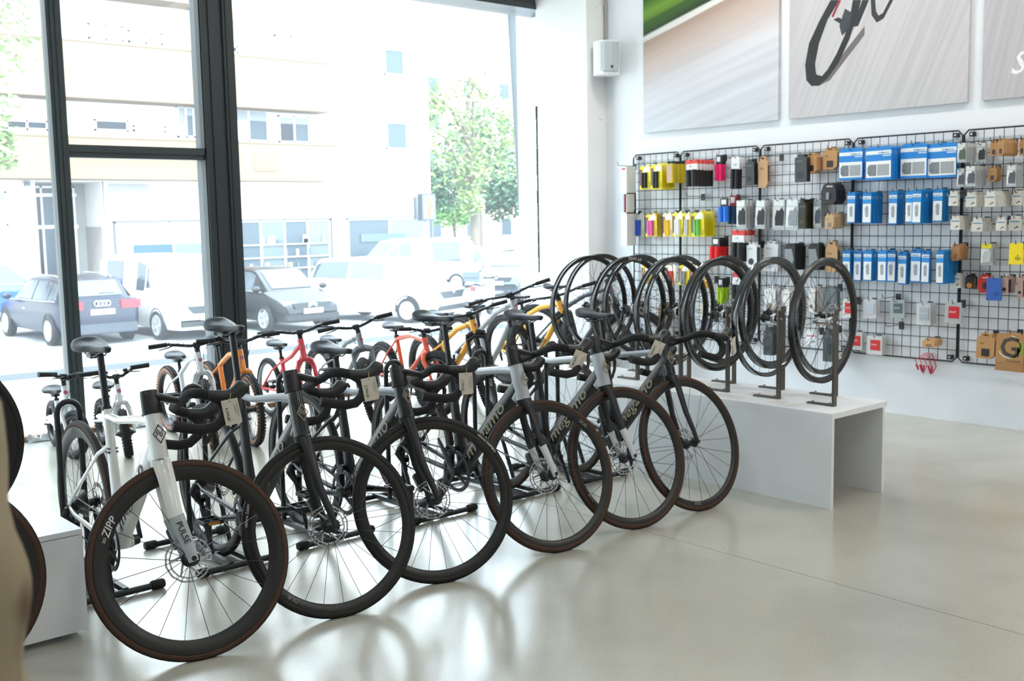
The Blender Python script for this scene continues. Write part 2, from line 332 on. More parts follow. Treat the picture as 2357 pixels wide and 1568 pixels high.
def wheel(name, R, rt, parent, mx, d=.03, w=.012, sp=24, tire=None, tread=None, knob=False, rim=None, hw=.05, rotor=True, rear=False, key='', hubm=None, spm=None, rimtext=None, tiretext=None):
    tire = tire or m_rubber; tread = tread or m_rubber; rim = rim or m_rim
    o = obj(name, rim_mesh(R-2*rt+.006, d, w, rim), parent, mx)
    obj('tire', tire_mesh(R, rt, tire.name, tire), o); obj('tread', tread_mesh(R, rt, knob, tread), o)
    obj('spokes', spoke_mesh(R-2*rt+.006-d+.004, sp, hw-.02, m=spm), o); obj('hub', hub_mesh(hw, hubm or m_black), o)
    if rotor: obj('brake_rotor', rotor_mesh(.08 if R > .3 else .07), o, Matrix.Translation((0, hw-.012 if not rear else hw-.008, 0)))
    if rear: obj('cassette', cassette_mesh(11 if R > .3 else 7, .018, .055 if R > .3 else .045), o)
    for txt, rr, a0, sz, tm in (rimtext or [])+(tiretext or []):      # lettering bent round the wheel, on the right-hand side
        def f(txt=txt, rr=rr, a0=a0, sz=sz, tm=tm):
            vs, fs = text_geo(txt, .01 if sz > .02 else .004, .2 if txt == 'ZIPP' else 0); xm = max(p[0] for p in vs); yo = -(rt+.0016) if rr > R-2*rt else -(w*1.05+.0012)
            P = []
            for p in vs:
                a = a0-(p[0]-xm/2)*sz/rr; q = rr+(p[1]-.35)*sz; off = yo*(1 if rr <= R-2*rt else math.sqrt(max(.05, 1-((q-(R-rt))/rt)**2)))
                P.append((q*math.cos(a), off-(.0004 if p[2] > 0 else 0), q*math.sin(a)))
            return MB().add(P, fs).mesh('lettering', tm, 0)
        obj('lettering', cached(('wt', txt, rr, a0, sz, tm.name, R, rt, w), f), o)
    return o
def saddle_mesh(L, Wd, m):
    def f():
        g = MB(); n = 16
        def half(u):      # u 0 tail .. 1 nose
            k = [(0, .62), (.04, .84), (.1, .97), (.17, 1), (.28, .93), (.4, .68), (.52, .42), (.65, .30), (.85, .25), (.95, .21), (1, .10)]
            for (a, p), (b, q) in zip(k, k[1:]):
                if a <= u <= b: return Wd/2*(p+(q-p)*(u-a)/(b-a))
        us = [0, .03, .07, .12, .18, .25, .33, .42, .5, .6, .7, .8, .9, .96, 1]; n = len(us)-1; vs = []; K = 16
        for u in us:
            hw = half(u); z0 = .012*(1-u/.3)**2*(u < .3)-.008*math.sin(PI*min(1, u*1.1)); th = .020+.012*(1-u)
            if u in (0, 1): th *= .5
            for k in range(K):
                a = 2*PI*k/K; c, sn = math.cos(a), math.sin(a); y = hw*math.copysign(abs(c)**.8, c); up = sn > 0
                zz = z0+(th*.35*abs(sn)**.8 if up else -th*.9*abs(sn)**.7); zz -= .10*(abs(y)/(Wd/2))**2.2*.12
                if up and .08 < u < .7: zz -= .005*math.exp(-(y/.011)**2)
                vs.append(((u-.45)*L, y, zz))
        fs = [(i*K+k, i*K+(k+1) % K, (i+1)*K+(k+1) % K, (i+1)*K+k) for i in range(n) for k in range(K)]+[tuple(range(K)), tuple(n*K+k for k in range(K))]
        return g.add(vs, fs).mesh('saddle', m, 60)
    return cached(('sad', L, Wd, m.name), f)
def saddle(root, x, z, L=.265, Wd=.145, m=None, tilt=0):
    o = obj('saddle', saddle_mesh(L, Wd, m or M('2b2f36', .45)), root, Matrix.Translation((x, 0, z)) @ Matrix.Rotation(tilt, 4, 'Y'))
    def f():
        g = MB()
        for s in (-1, 1): g.tube([(-.36*L, s*.028, -.02), (-.2*L, s*.022, -.042), (.12*L, s*.022, -.042), (.40*L, s*.008, -.014)], .0035, 6)
        g.box((-.02, 0, -.045), (.05, .05, .016))
        return g.mesh('saddle_rails', m_dark)
    obj('saddle_rails', cached(('rails', L), f), o); return o
def crank(root, bb, R, ang, arm=.17, pedals=(True, True), m=None, refl=False, ringm=None):
    m = m or m_satin
    def f():
        g = MB(); N = int(2*PI*R/.0127)*2; y = -.046; vs = []
        for i in range(N):
            a = 2*PI*i/N; q = R+(.003 if i % 2 else -.003); vs += [(r*math.cos(a), yy, r*math.sin(a)) for r, yy in ((R*.84, y-.0018), (q, y-.0018), (q, y+.0018), (R*.84, y+.0018))]
        g.add(vs, [(i*4+k, ((i+1) % N)*4+k, ((i+1) % N)*4+(k+1) % 4, i*4+(k+1) % 4) for i in range(N) for k in range(4)])
        for i in range(4): a = PI/4+i*PI/2; g.tube([(.015*math.cos(a), y-.004, .015*math.sin(a)), (R*.86*math.cos(a+.12), y, R*.86*math.sin(a+.12))], [(.014, .004), (.007, .003)], 8, ref=(0, 1, 0))
        g.lathe([(0, -.075), (.021, -.075), (.024, -.05), (.022, .04), (.018, .062), (0, .062)], n=18)
        return g.mesh('chainring', ringm or m_dark, 35)
    o = obj('chainring', cached(('ring', R, (ringm or m_dark).name), f), root, Matrix.Translation(bb))
    def fa():
        return MB().tube([(0, 0, 0), (arm*.25, 0, 0), (arm*.9, 0, 0), (arm+.012, 0, 0)], [(.019, .008), (.015, .008), (.012, .007), (.008, .005)], 10, ref=(0, 1, 0)).mesh('crank_arm', m, 50)
    am = cached(('arm', arm, m.name), fa)
    def fp():
        g = MB().b2((-.045, -.002, -.008), (-.037, -.09, .008)).b2((.037, -.002, -.008), (.045, -.09, .008)).b2((-.04, -.002, -.007), (.04, -.012, .007)).b2((-.04, -.08, -.007), (.04, -.09, .007)).cyl((0, 0, 0), (0, -.085, 0), .009, 8).b2((-.04, -.042, -.005), (.04, -.05, .005))
        return g.mesh('pedal', m_black)
    pm = cached('pedal', fp)
    for s, k in ((-1, 0), (1, 1)):
        a = ang+(PI if s > 0 else 0); y = s*.068
        obj('crank_arm', am, o, Matrix.Translation((0, y, 0)) @ Matrix.Rotation(-a, 4, 'Y'))
        if pedals[k]:
            mx = Matrix.Translation((arm*math.cos(a), y+s*.012, arm*math.sin(a)))
            if s > 0: mx = mx @ Matrix.Scale(-1, 4, (0, 1, 0))
            obj('pedal', pm, o, mx)
            if refl and k == 0: obj('reflector', cached('refl', lambda: MB().b2((.0455, -.02, -.005), (.0475, -.07, .005)).b2((-.0475, -.02, -.005), (-.0455, -.07, .005)).mesh('reflector', M('d98a1e', .3))), o, mx)
    return o
def steer_mx(A, u, de):
    A = Vector(A); return Matrix.Translation(A) @ Matrix.Rotation(de, 4, Vector(u)) @ Matrix.Translation(-A)
def emblem_mesh(m):
    def f():
        g = MB(); h = .0012; D = lambda s: [(0, -.034*s), (.024*s, 0), (0, .034*s), (-.024*s, 0)]
        a, b = D(1), D(.84)
        for i in range(4):
            j = (i+1) % 4; g.prism([a[i], a[j], b[j], b[i]], (0, 0, 0), (1, 0, 0), (0, 1, 0), (0, 0, h))
        for off in (-.004, .006):
            P = [(-.013, off-.004), (-.004, off+.009), (.004, off-.006), (.013, off+.006)]
            for p, q in zip(P, P[1:]): g.prism([(p[0], p[1]-.0022), (q[0], q[1]-.0022), (q[0], q[1]+.0022), (p[0], p[1]+.0022)], (0, 0, 0), (1, 0, 0), (0, 1, 0), (0, 0, h))
        return g.mesh('emblem', m, 0)
    return cached(('emb', m.name), f)

RW, RT = .340, .0145
HA = math.radians(72.5); RAKE = .046; WB = .995
U = V(-math.cos(HA), 0, math.sin(HA)); PP = V(math.sin(HA), 0, math.cos(HA))
AX = V(WB, 0, RW)-RAKE*PP
def ax(z): return AX+U*((z-AX.z)/U.z)          # point on the steering axis at height z
def tilt_for(A, u, pp, R, wb, rake, de):
    F = A+rake*(pp*math.cos(de)+V(0, 1, 0)*math.sin(de)); n = V(0, 1, 0)*math.cos(de)-pp*math.sin(de)
    return math.atan((F.z-R*math.sqrt(1-n.z**2))/wb)
def road_bike(loc, head, steer, label, frame_m, head_m, top_m, fork_m, tip_m, letter_m, tire_m, sad_z, sad_x, hs=0.0, deep=.028, pedals=(0, 0), refl=False, ang=.6, aero=False, wide=1.0, rimtext=None, tiretext=None, steady=False, rimm=None):
    de = math.radians(steer); key = (frame_m.name, head_m.name, hs, aero)
    root = thing('road_bike', label, 'bicycle', loc, math.radians(head), 'road bikes parked in the front row')
    root.rotation_euler = (0, tilt_for(AX, U, PP, RW, WB, RAKE, de), math.radians(head))
    zt = .815+hs; st = .768+hs*.9; bb = V(.416, 0, .272)
    def f():
        g = MB(); Y = (0, 1, 0)
        g.tube([ax(.712)-V(.012, 0, 0), V(.69, 0, .583), V(.462, 0, .342), bb], [(.044, .028), (.044, .027), (.043, .028), (.036, .034)], 16, ref=Y)
        g.tube([bb, V(.375, 0, .48), V(.326, 0, st-.012), V(.324, 0, st+.006)], [(.030, .028), (.030, .018), (.024, .017), (.023, .017)], 12, ref=Y)
        g.lathe([(0, -.036), (.026, -.036), (.027, -.03), (.027, .03), (.026, .036), (0, .036)], c=bb, n=18)
        for s in (-1, 1):
            g.tube([V(.352, s*.012, .635+hs*.6), V(.30, s*.035, .60+hs*.55), V(.04, s*.062, .385), V(.0, s*.066, .345)], [(.011, .006), (.009, .006), (.009, .006), (.012, .006)], 8, ref=Y)
            g.tube([bb+V(-.01, s*.028, 0), V(.33, s*.036, .27), V(.05, s*.063, .315), V(-.006, s*.066, .338)], [(.016, .009), (.014, .009), (.011, .007), (.014, .006)], 8, ref=Y)
        return g.mesh('frame', frame_m, 55)
    fr = obj('frame', cached(('rf',)+key, f), root)
    def fh():
        g = MB(); g.tube([ax(.664), ax(.70), ax(.77), ax(zt)], [(.037, .030), (.036, .029), (.035, .028), (.033, .028)], 18, ref=(0, 1, 0))
        g.tube([ax(.70)-V(.0, 0, 0), ax(.69)-V(.035, 0, .03)], [(.036, .028), (.035, .026)], 14, ref=(0, 1, 0))
        return g.mesh('head_tube', head_m, 55)
    obj('head_tube', cached(('rh',)+key, fh), root)
    obj('top_tube', cached(('rt', top_m.name, hs), lambda: MB().tube([ax(zt-.022), V(.70, 0, zt-.03), V(.45, 0, st-.02), V(.318, 0, st-.02)], [(.022, .025), (.017, .022), (.014, .017), (.014, .015)], 12, ref=(0, 1, 0)).mesh('top_tube', top_m, 55)), root)
    # lettering and emblem
    a, b = V(.462, 0, .342), V(.69, 0, .583); d = (b-a).normalized(); n = V(-d.z, 0, d.x)
    def mega():
        vs, fs = text_geo('megamo', .004, .12); xm = max(p[0] for p in vs)
        return MB().add([a+d*(.015+p[0]/xm*.385)+n*(-.026+p[1]*.076)+V(0, -.0272-(.0012 if p[2] > 0 else 0)-.001, 0) for p in vs], fs).mesh('lettering', letter_m, 0)
    obj('lettering', cached(('mega', letter_m.name), mega), root)
    mx = Matrix.Translation(ax(.745)+PP*.0365) @ Matrix((( 0, U.x, PP.x, 0), (1, 0, 0, 0), (0, U.z, PP.z, 0), (0, 0, 0, 1)))
    em = obj('emblem', emblem_mesh(letter_m), root, mx)
    if aero: obj('decal', cached('decal', lambda: MB().b2((.3235+.002, -.0195, .61), (.372, .0195, .616)).b2((.3235+.002, -.0192, .625), (.372, .0192, .629)).mesh('decal', m_black)), root)
    # seatpost, saddle
    px = lambda z: .326-(z-.768)*.1826
    obj('seatpost', cached(('post', sad_z, hs), lambda: MB().tube([V(px(st-.02), 0, st-.02), V(px(sad_z-.06), 0, sad_z-.06), V(px(sad_z-.06)-.004, 0, sad_z-.042)], [(.016, .013)]*2+[(.018, .013)], 12, ref=(0, 1, 0)).lathe([(.0175, -.008), (.019, 0), (.0175, .008)], c=V(px(st+.008), 0, st+.008), ax=(-.18, 0, 1), n=14).mesh('seatpost', m_satin, 50)), root)
    saddle(root, px(sad_z)-.005+sad_x, sad_z, .26, .142, tilt=.03)
    # drivetrain
    crank(root, bb, .098, ang, .17, pedals, refl=refl)
    def chain():
        P = []
        for i in range(13): a = PI/2-.15-PI*i/12*1.0; P.append(bb+V(.098*math.cos(a), -.046, .098*math.sin(a)))
        P += [V(-.02, -.04, .235), V(.005, -.04, .215), V(.03, -.04, .245), V(.02, -.04, .285)]
        for i in range(9): a = -.9-PI*i/8*1.15; P.append(V(.035*math.cos(a), -.04, RW+.035*math.sin(a)))
        return MB().tube(P, [(.0045, .003)]*len(P), 4, ref=(0, 1, 0), closed=True).mesh('chain', m_dark, 20)
    obj('chain', cached('chain', chain), root)
    def der():
        g = MB().tube([V(.005, -.075, .335), V(.0, -.085, .30), V(.012, -.07, .27), V(.0, -.045, .235)], [.012, .018, .016, .010], 8)
        g.tube([V(.01, -.047, .275), V(-.004, -.047, .195)], [(.016, .003), (.011, .003)], 8, ref=(0, 1, 0)); 
        for c in ((.012, -.041, .268), (-.004, -.041, .21)): g.lathe([(0, -.004), (.019, -.004), (.019, .004), (0, .004)], c=c, n=12)
        return g.mesh('rear_derailleur', m_black, 40)
    obj('rear_derailleur', cached('der', der), root)
    obj('front_derailleur', cached('fder', lambda: MB().box((.385, -.035, .375), (.04, .02, .03)).tube([V(.41, -.046, .37), V(.36, -.046, .385), V(.32, -.046, .35)], [(.012, .006)]*3, 6, ref=(0, 1, 0)).mesh('front_derailleur', m_dark)), root)
    rim = rimm or m_rim
    wheel('rear_wheel', RW, RT, root, Matrix.Translation((0, 0, RW)), deep, .0125*wide, 24, tire_m, m_rubber, False, rim, .06, True, True)
    # steered assembly
    S = steer_mx(AX, U, de)
    def fk():
        g = MB(); Y = (0, 1, 0); k = 1.45 if aero else 1.0
        g.tube([ax(.662), ax(.648), ax(.630)-U*.0], [(.034, .030), (.032, .034), (.024, .034)], 16, ref=Y)
        for s in (-1, 1): g.tube([ax(.655)+V(.0, s*.022, 0), ax(.60)+V(.004, s*.040, 0), ax(.48)+V(.012, s*.048, 0), V(.975, s*.053, .375), V(.996, s*.054, .332)], [(.022*k, .012), (.020*k, .010), (.017*k, .009), (.013*k, .008), (.010*k, .007)], 10, ref=Y)
        return g.mesh('fork', fork_m, 55)
    fo = obj('fork', cached(('fork', fork_m.name, aero), fk), root, S)
    if tip_m:
        k = 1.5 if aero else 1.1; z0 = .47 if aero else .485
        def tp():
            g = MB()
            q0, q1 = ax(.48)+V(.012, 0, 0), V(.975, 0, .375)
            for s in (-1, 1): g.tube([q0.lerp(q1, .05 if aero else .2)+V(0, s*.0485, 0), q0.lerp(q1, .6)+V(0, s*.051, 0), q1+V(0, s*.053, 0), V(.997, s*.054, .330)], [(.0182*k, .0102), (.016*k, .0098), (.0142*k, .0092), (.0115*k, .008)], 10, ref=(0, 1, 0))
            return g.mesh('fork_tip', tip_m, 55)
        ft = obj('fork_tip', cached(('tip', tip_m.name, aero), tp), fo)
        if aero:
            a2, b2 = V(.985, 0, .36), V(.925, 0, .455); dd = (a2-b2).normalized(); obj('lettering', cached('pulse', lambda: MB().text('PULSE', .03, b2-V(0, .0625, 0)-V(dd.z, 0, -dd.x)*-.009, dd, V(-dd.z, 0, dd.x), .0006, .006).mesh('lettering', m_black, 0)), fo)
    obj('brake_caliper', cached('calf', lambda: MB().box((.945, .066, .405), (.07, .03, .032), Matrix.Rotation(1.0, 3, 'Y')).cyl((.925, .075, .43), (.925, .05, .43), .014, 10).cyl((.962, .078, .385), (.962, .05, .385), .013, 10).mesh('brake_caliper', m_black)), root, S)
    fw = wheel('front_wheel', RW, RT, root, S @ Matrix.Translation((WB, 0, RW)) @ Matrix.Rotation(.25, 4, 'Y'), deep, .0125*wide, 20 if aero else 24, tire_m, m_rubber, False, rim, .05, True, False, rimtext=rimtext, tiretext=tiretext)
    # cockpit: stem and bar
    zs = zt+.075
    def stm():
        g = MB(); Y = (0, 1, 0)
        g.tube([ax(zt+.001), ax(zt+.03), ax(zs-.012), ax(zs+.006)], [(.034, .028), (.033, .027), (.032, .026), (.030, .024)], 16, ref=Y)
        g.lathe([(.036, -.003), (.0365, 0), (.036, .003)], c=ax(zt+.004), ax=U, n=16)
        g.tube([ax(zs-.012)+V(-.02, 0, 0), ax(zs-.012)+V(.04, 0, .001), ax(zs-.012)+V(.105, 0, -.004)], [(.016, .026), (.014, .024), (.012, .03)], 14, ref=Y)
        return g.mesh('stem', m_satin, 55)
    obj('stem', cached(('stem', hs), stm), root, S)
    B = ax(zs-.012)+V(.105, 0, -.004)
    def bar():
        g = MB()
        half = [V(0, .0, 0), V(.004, .06, .001), V(.0, .12, .003), V(.006, .165, .004), V(.03, .195, .002), V(.068, .205, -.002), V(.10, .208, -.016), V(.118, .21, -.045), V(.114, .212, -.078), V(.09, .214, -.108), V(.05, .216, -.122), V(.0, .218, -.124), V(-.045, .22, -.124)]
        L = [B+V(p.x, -p.y, p.z) for p in half[::-1]]+[B+p for p in half[1:]]; r = [.0165]*8+[.0165, .016, .0165, .017, .019]; r = [.0165]*7+[.0165, .0165, .017, .018, .019][:0]+[.0165]*0; n = len(L)
        g.tube(L, [.018 if abs(i-n//2) > 2 else .0165 for i in range(n)], 12)
        return g.mesh('handlebar', m_tape, 60)
    hb = obj('handlebar', cached(('bar', hs), bar), root, S)
    for s in (-1, 1):
        obj('brake_hood', cached(('hood', hs, s), lambda: MB().tube([B+V(.055, s*.205, -.002), B+V(.085, s*.207, -.002), B+V(.112, s*.207, .001), B+V(.135, s*.206, .010), B+V(.153, s*.205, .028), B+V(.163, s*.205, .044), B+V(.168, s*.205, .056), B+V(.170, s*.205, .062)], [.018, .0225, .024, .0245, .026, .027, .022, .010], 12).mesh('brake_hood', m_black, 70)), hb)
        obj('brake_lever', cached(('lev', hs, s), lambda: MB().tube([B+V(.15, s*.207, .02), B+V(.164, s*.21, -.01), B+V(.166, s*.213, -.05), B+V(.156, s*.216, -.09), B+V(.146, s*.217, -.108)], [(.009, .006), (.010, .007), (.009, .006), (.008, .005), (.005, .004)], 8, ref=(0, 1, 0)).mesh('brake_lever', m_satin, 60)), hb)
    root['_steer'] = 0.0
    del root['_steer']
    return root, S, B
def price_tag(root, S, B, price, label, s=-1, tilt=.15, turn=0.0, xo=.125):
    # paper tag tied to the brake hood; hangs in the world upright
    bpy.context.view_layer.update()
    mw = root.matrix_world @ S; p = mw @ (B+V(xo, s*.206, .012)); p.z -= .018; q = p+V(0, 0, .006)
    face = (V(0, 0, 1.3)-q); face.z = 0; face.normalize(); face = Matrix.Rotation(turn, 3, 'Z') @ face
    q = q+face*.055
    ex = V(0, 0, 1).cross(face).normalized()                       # image-right for someone looking at the face
    R0 = Matrix((ex, V(0, 0, 1), face)).transposed(); R = (R0 @ Matrix.Rotation(tilt, 3, 'Z')).to_4x4(); mx = Matrix.Translation(q) @ R
    t = thing('price_tag', label, 'price tag', q, 0, 'price tags on the road bikes'); t.rotation_mode = 'QUATERNION'; t.rotation_quaternion = R.to_quaternion()
    obj('card', cached('card', lambda: MB().prism([(-.028, -.083), (.022, -.083), (.027, -.078), (.027, .004), (-.028, .004)], (0, 0, 0), (1, 0, 0), (0, 1, 0), (0, 0, .0008)).mesh('card', m_card, 0)), t)
    obj('print', MB().text(price, .0135, (-.019, -.022, .001), (0, -1, 0), (1, 0, 0), .0002, .006).text('Road bike carbon disc', .0052, (.019, -.012, .001), (0, -1, 0), (1, 0, 0), .0002).text('12 speed size M', .0052, (.011, -.018, .001), (0, -1, 0), (1, 0, 0), .0002).lathe([(0, 0), (.0022, 0)], c=(0, -.003, .0011), ax=(0, 0, 1), n=10).mesh('print', m_black, 0), t)
    inv = mx.inverted(); a = mw @ (B+V(xo, s*(.206-.02), .012)); b = mw @ (B+V(xo, s*.206, .036)); c = mw @ (B+V(xo, s*(.206+.023), .012))
    loc = [inv @ v for v in (a, b, c)]
    obj('string', MB().tube([V(0, -.003, .002), loc[0], loc[1], loc[2], V(0, -.003, .002)], .0008, 5).mesh('string', M('c9b877', .7)), t)
    return t
blk = M('1b1d20', .36, noise=.08, coat=.4); blk2 = M('15171a', .3, coat=.8); slv = M('b4b8bd', .38, metal=.2, coat=.3); lgrey = M('a9b3b5', .3, coat=.5)
tsheen = M('70777f', .42, coat=.3)  # black top tubes coloured grey to carry the window's reflection
WT = M('d9d9d6', .7); GT = M('8a8780', .6)
ROAD = [
 dict(loc=(1.504, 4.401, 0), head=-92.0, steer=80, label='white road bike with tall black stem, nearest the white plinth', frame_m=m_white, head_m=m_white, top_m=m_white, fork_m=m_white, tip_m=lgrey, letter_m=m_black, tire_m=m_brown, sad_z=1.015, sad_x=-.03, deep=.047, aero=True, wide=1.15, ang=-1.2, rimtext=[('ZIPP', .294, 3.12, .036, WT), ('303', .292, 3.28, .013, WT)]),
 dict(loc=(2.052, 4.404, 0), head=-91.2, steer=80, label='black road bike with grey rear saddle and an orange pedal reflector, second from the plinth', frame_m=blk, head_m=blk2, top_m=tsheen, fork_m=m_satin, tip_m=None, letter_m=m_gold, tire_m=m_rubber, sad_z=1.05, sad_x=-.03, hs=.01, deep=.03, pedals=(1, 1), refl=True, ang=-2.9, tiretext=[('vittoria ZAFFIRO', .3265, 3.35, .015, WT)], rimtext=[('DUR', .303, 4.55, .022, GT)]),
 dict(loc=(2.549, 4.443, 0), head=-90.2, steer=71, label='black road bike with the lowest saddle of the front row, third from the plinth', frame_m=blk, head_m=blk2, top_m=tsheen, fork_m=m_satin, tip_m=None, letter_m=m_gold, tire_m=m_rubber, sad_z=.91, sad_x=.0, hs=-.03, deep=.03, pedals=(1, 1), ang=-3.0, tiretext=[('vittoria ZAFFIRO', .3265, 1.15, .015, WT)], rimtext=[('DUR', .303, 2.9, .022, GT)]),
 dict(loc=(3.142, 4.403, 0), head=-89.0, steer=80, label='black road bike with silver head tube and brown tyres, fourth from the plinth', frame_m=blk, head_m=slv, top_m=slv, fork_m=m_satin, tip_m=M('c9cbcc', .35), letter_m=m_gold, tire_m=m_brown, sad_z=1.005, sad_x=-.06, deep=.03, ang=2.2, rimtext=[('DUR', .303, 1.25, .022, GT)]),
 dict(loc=(3.72, 4.40, 0), head=-93.0, steer=84, label='black road bike with silver head tube, fifth from the plinth', frame_m=blk, head_m=slv, top_m=slv, fork_m=m_satin, tip_m=M('c9cbcc', .35), letter_m=m_gold, tire_m=m_brown, sad_z=.97, sad_x=-.04, deep=.03, ang=2.1, rimtext=[('DUR', .303, 4.2, .022, GT)]),
 dict(loc=(4.24, 4.382, 0), head=-97.0, steer=93, label='all black road bike with brown tyres, nearest the wheel bench', frame_m=blk, head_m=blk2, top_m=tsheen, fork_m=m_satin, tip_m=None, letter_m=m_gold, tire_m=m_brown, sad_z=.945, sad_x=-.04, hs=-.02, deep=.026, ang=1.9, rimtext=[('DUR', .303, 5.1, .022, GT)]),
]
TAGS = [('4.399,00', -1, .16, .0), ('2.799,00', -1, .16, .1), ('1.799,00', -1, .02, .05), ('2.699,00', -1, -.42, .1), ('2.699,00', -1, -.42, .1), ('1.999,00', -1, .25, 1.25)]
NTH = ['first', 'second', 'third', 'fourth', 'fifth', 'sixth']
for i, d in enumerate(ROAD):
    r, S, B = road_bike(**d)
    pr, s, ti, tu = TAGS[i]
    price_tag(r, S, B, pr, 'cream price tag tied to the brake hood of the %s road bike from the plinth' % NTH[i], s, ti, tu)
# floor stands holding the rear wheels
def stand(i, x, y):
    t = thing('bike_stand', 'black tubular floor stand under the rear wheel of the %s road bike from the plinth' % NTH[i], 'bike stand', (x, y, 0), 0, 'floor stands of the front row')
    m = M('1b1e22', .4)
    obj('hoop', cached('hoop', lambda: MB().tube([(-.046, .12, .03), (-.046, .12, .40), (-.046, .12, .70)]+arc((0, .12, .70), .046, PI, 0, 8, (1, 0, 0), (0, 0, 1))+[(.046, .12, .40), (.046, .12, .03)], .0125, 8).mesh('hoop', m, 60)), t)
    obj('front_hoop', cached('fhoop', lambda: MB().tube([(-.046, -.10, .03), (-.046, -.02, .22)]+arc((0, .0, .26), .046, PI, 0, 6, (1, 0, 0), (0, .3, .95))[0:0]+[(-.046, .02, .30), (.046, .02, .30), (.046, -.02, .22), (.046, -.10, .03)], .011, 8).mesh('front_hoop', m, 60)), t)
    obj('rail', cached('rail', lambda: MB().b2((-.057, -.28, .014), (-.035, .27, .036)).b2((.035, -.28, .014), (.057, .27, .036)).b2((-.05, -.11, .014), (.05, -.09, .036)).mesh('rail', m, 0)), t)
    for y in (-.28, .26):
        obj('foot', cached('footbar', lambda: MB().tube([(-.175, 0, .018), (.175, 0, .018)], .0135, 10).mesh('foot', m, 60)), t, Matrix.Translation((0, y, 0)))
        for s in (-1, 1): obj('rubber_cap', cached('cap', lambda: MB().tube([(-.028, 0, .020), (-.022, 0, .020), (.022, 0, .020), (.028, 0, .020)], [.016, .0195, .0195, .016], 10).mesh('rubber_cap', m_rubber, 40)), t, Matrix.Translation((s*.175, y, 0)))
for i, d in enumerate(ROAD): stand(i, d['loc'][0], d['loc'][1]+.02)
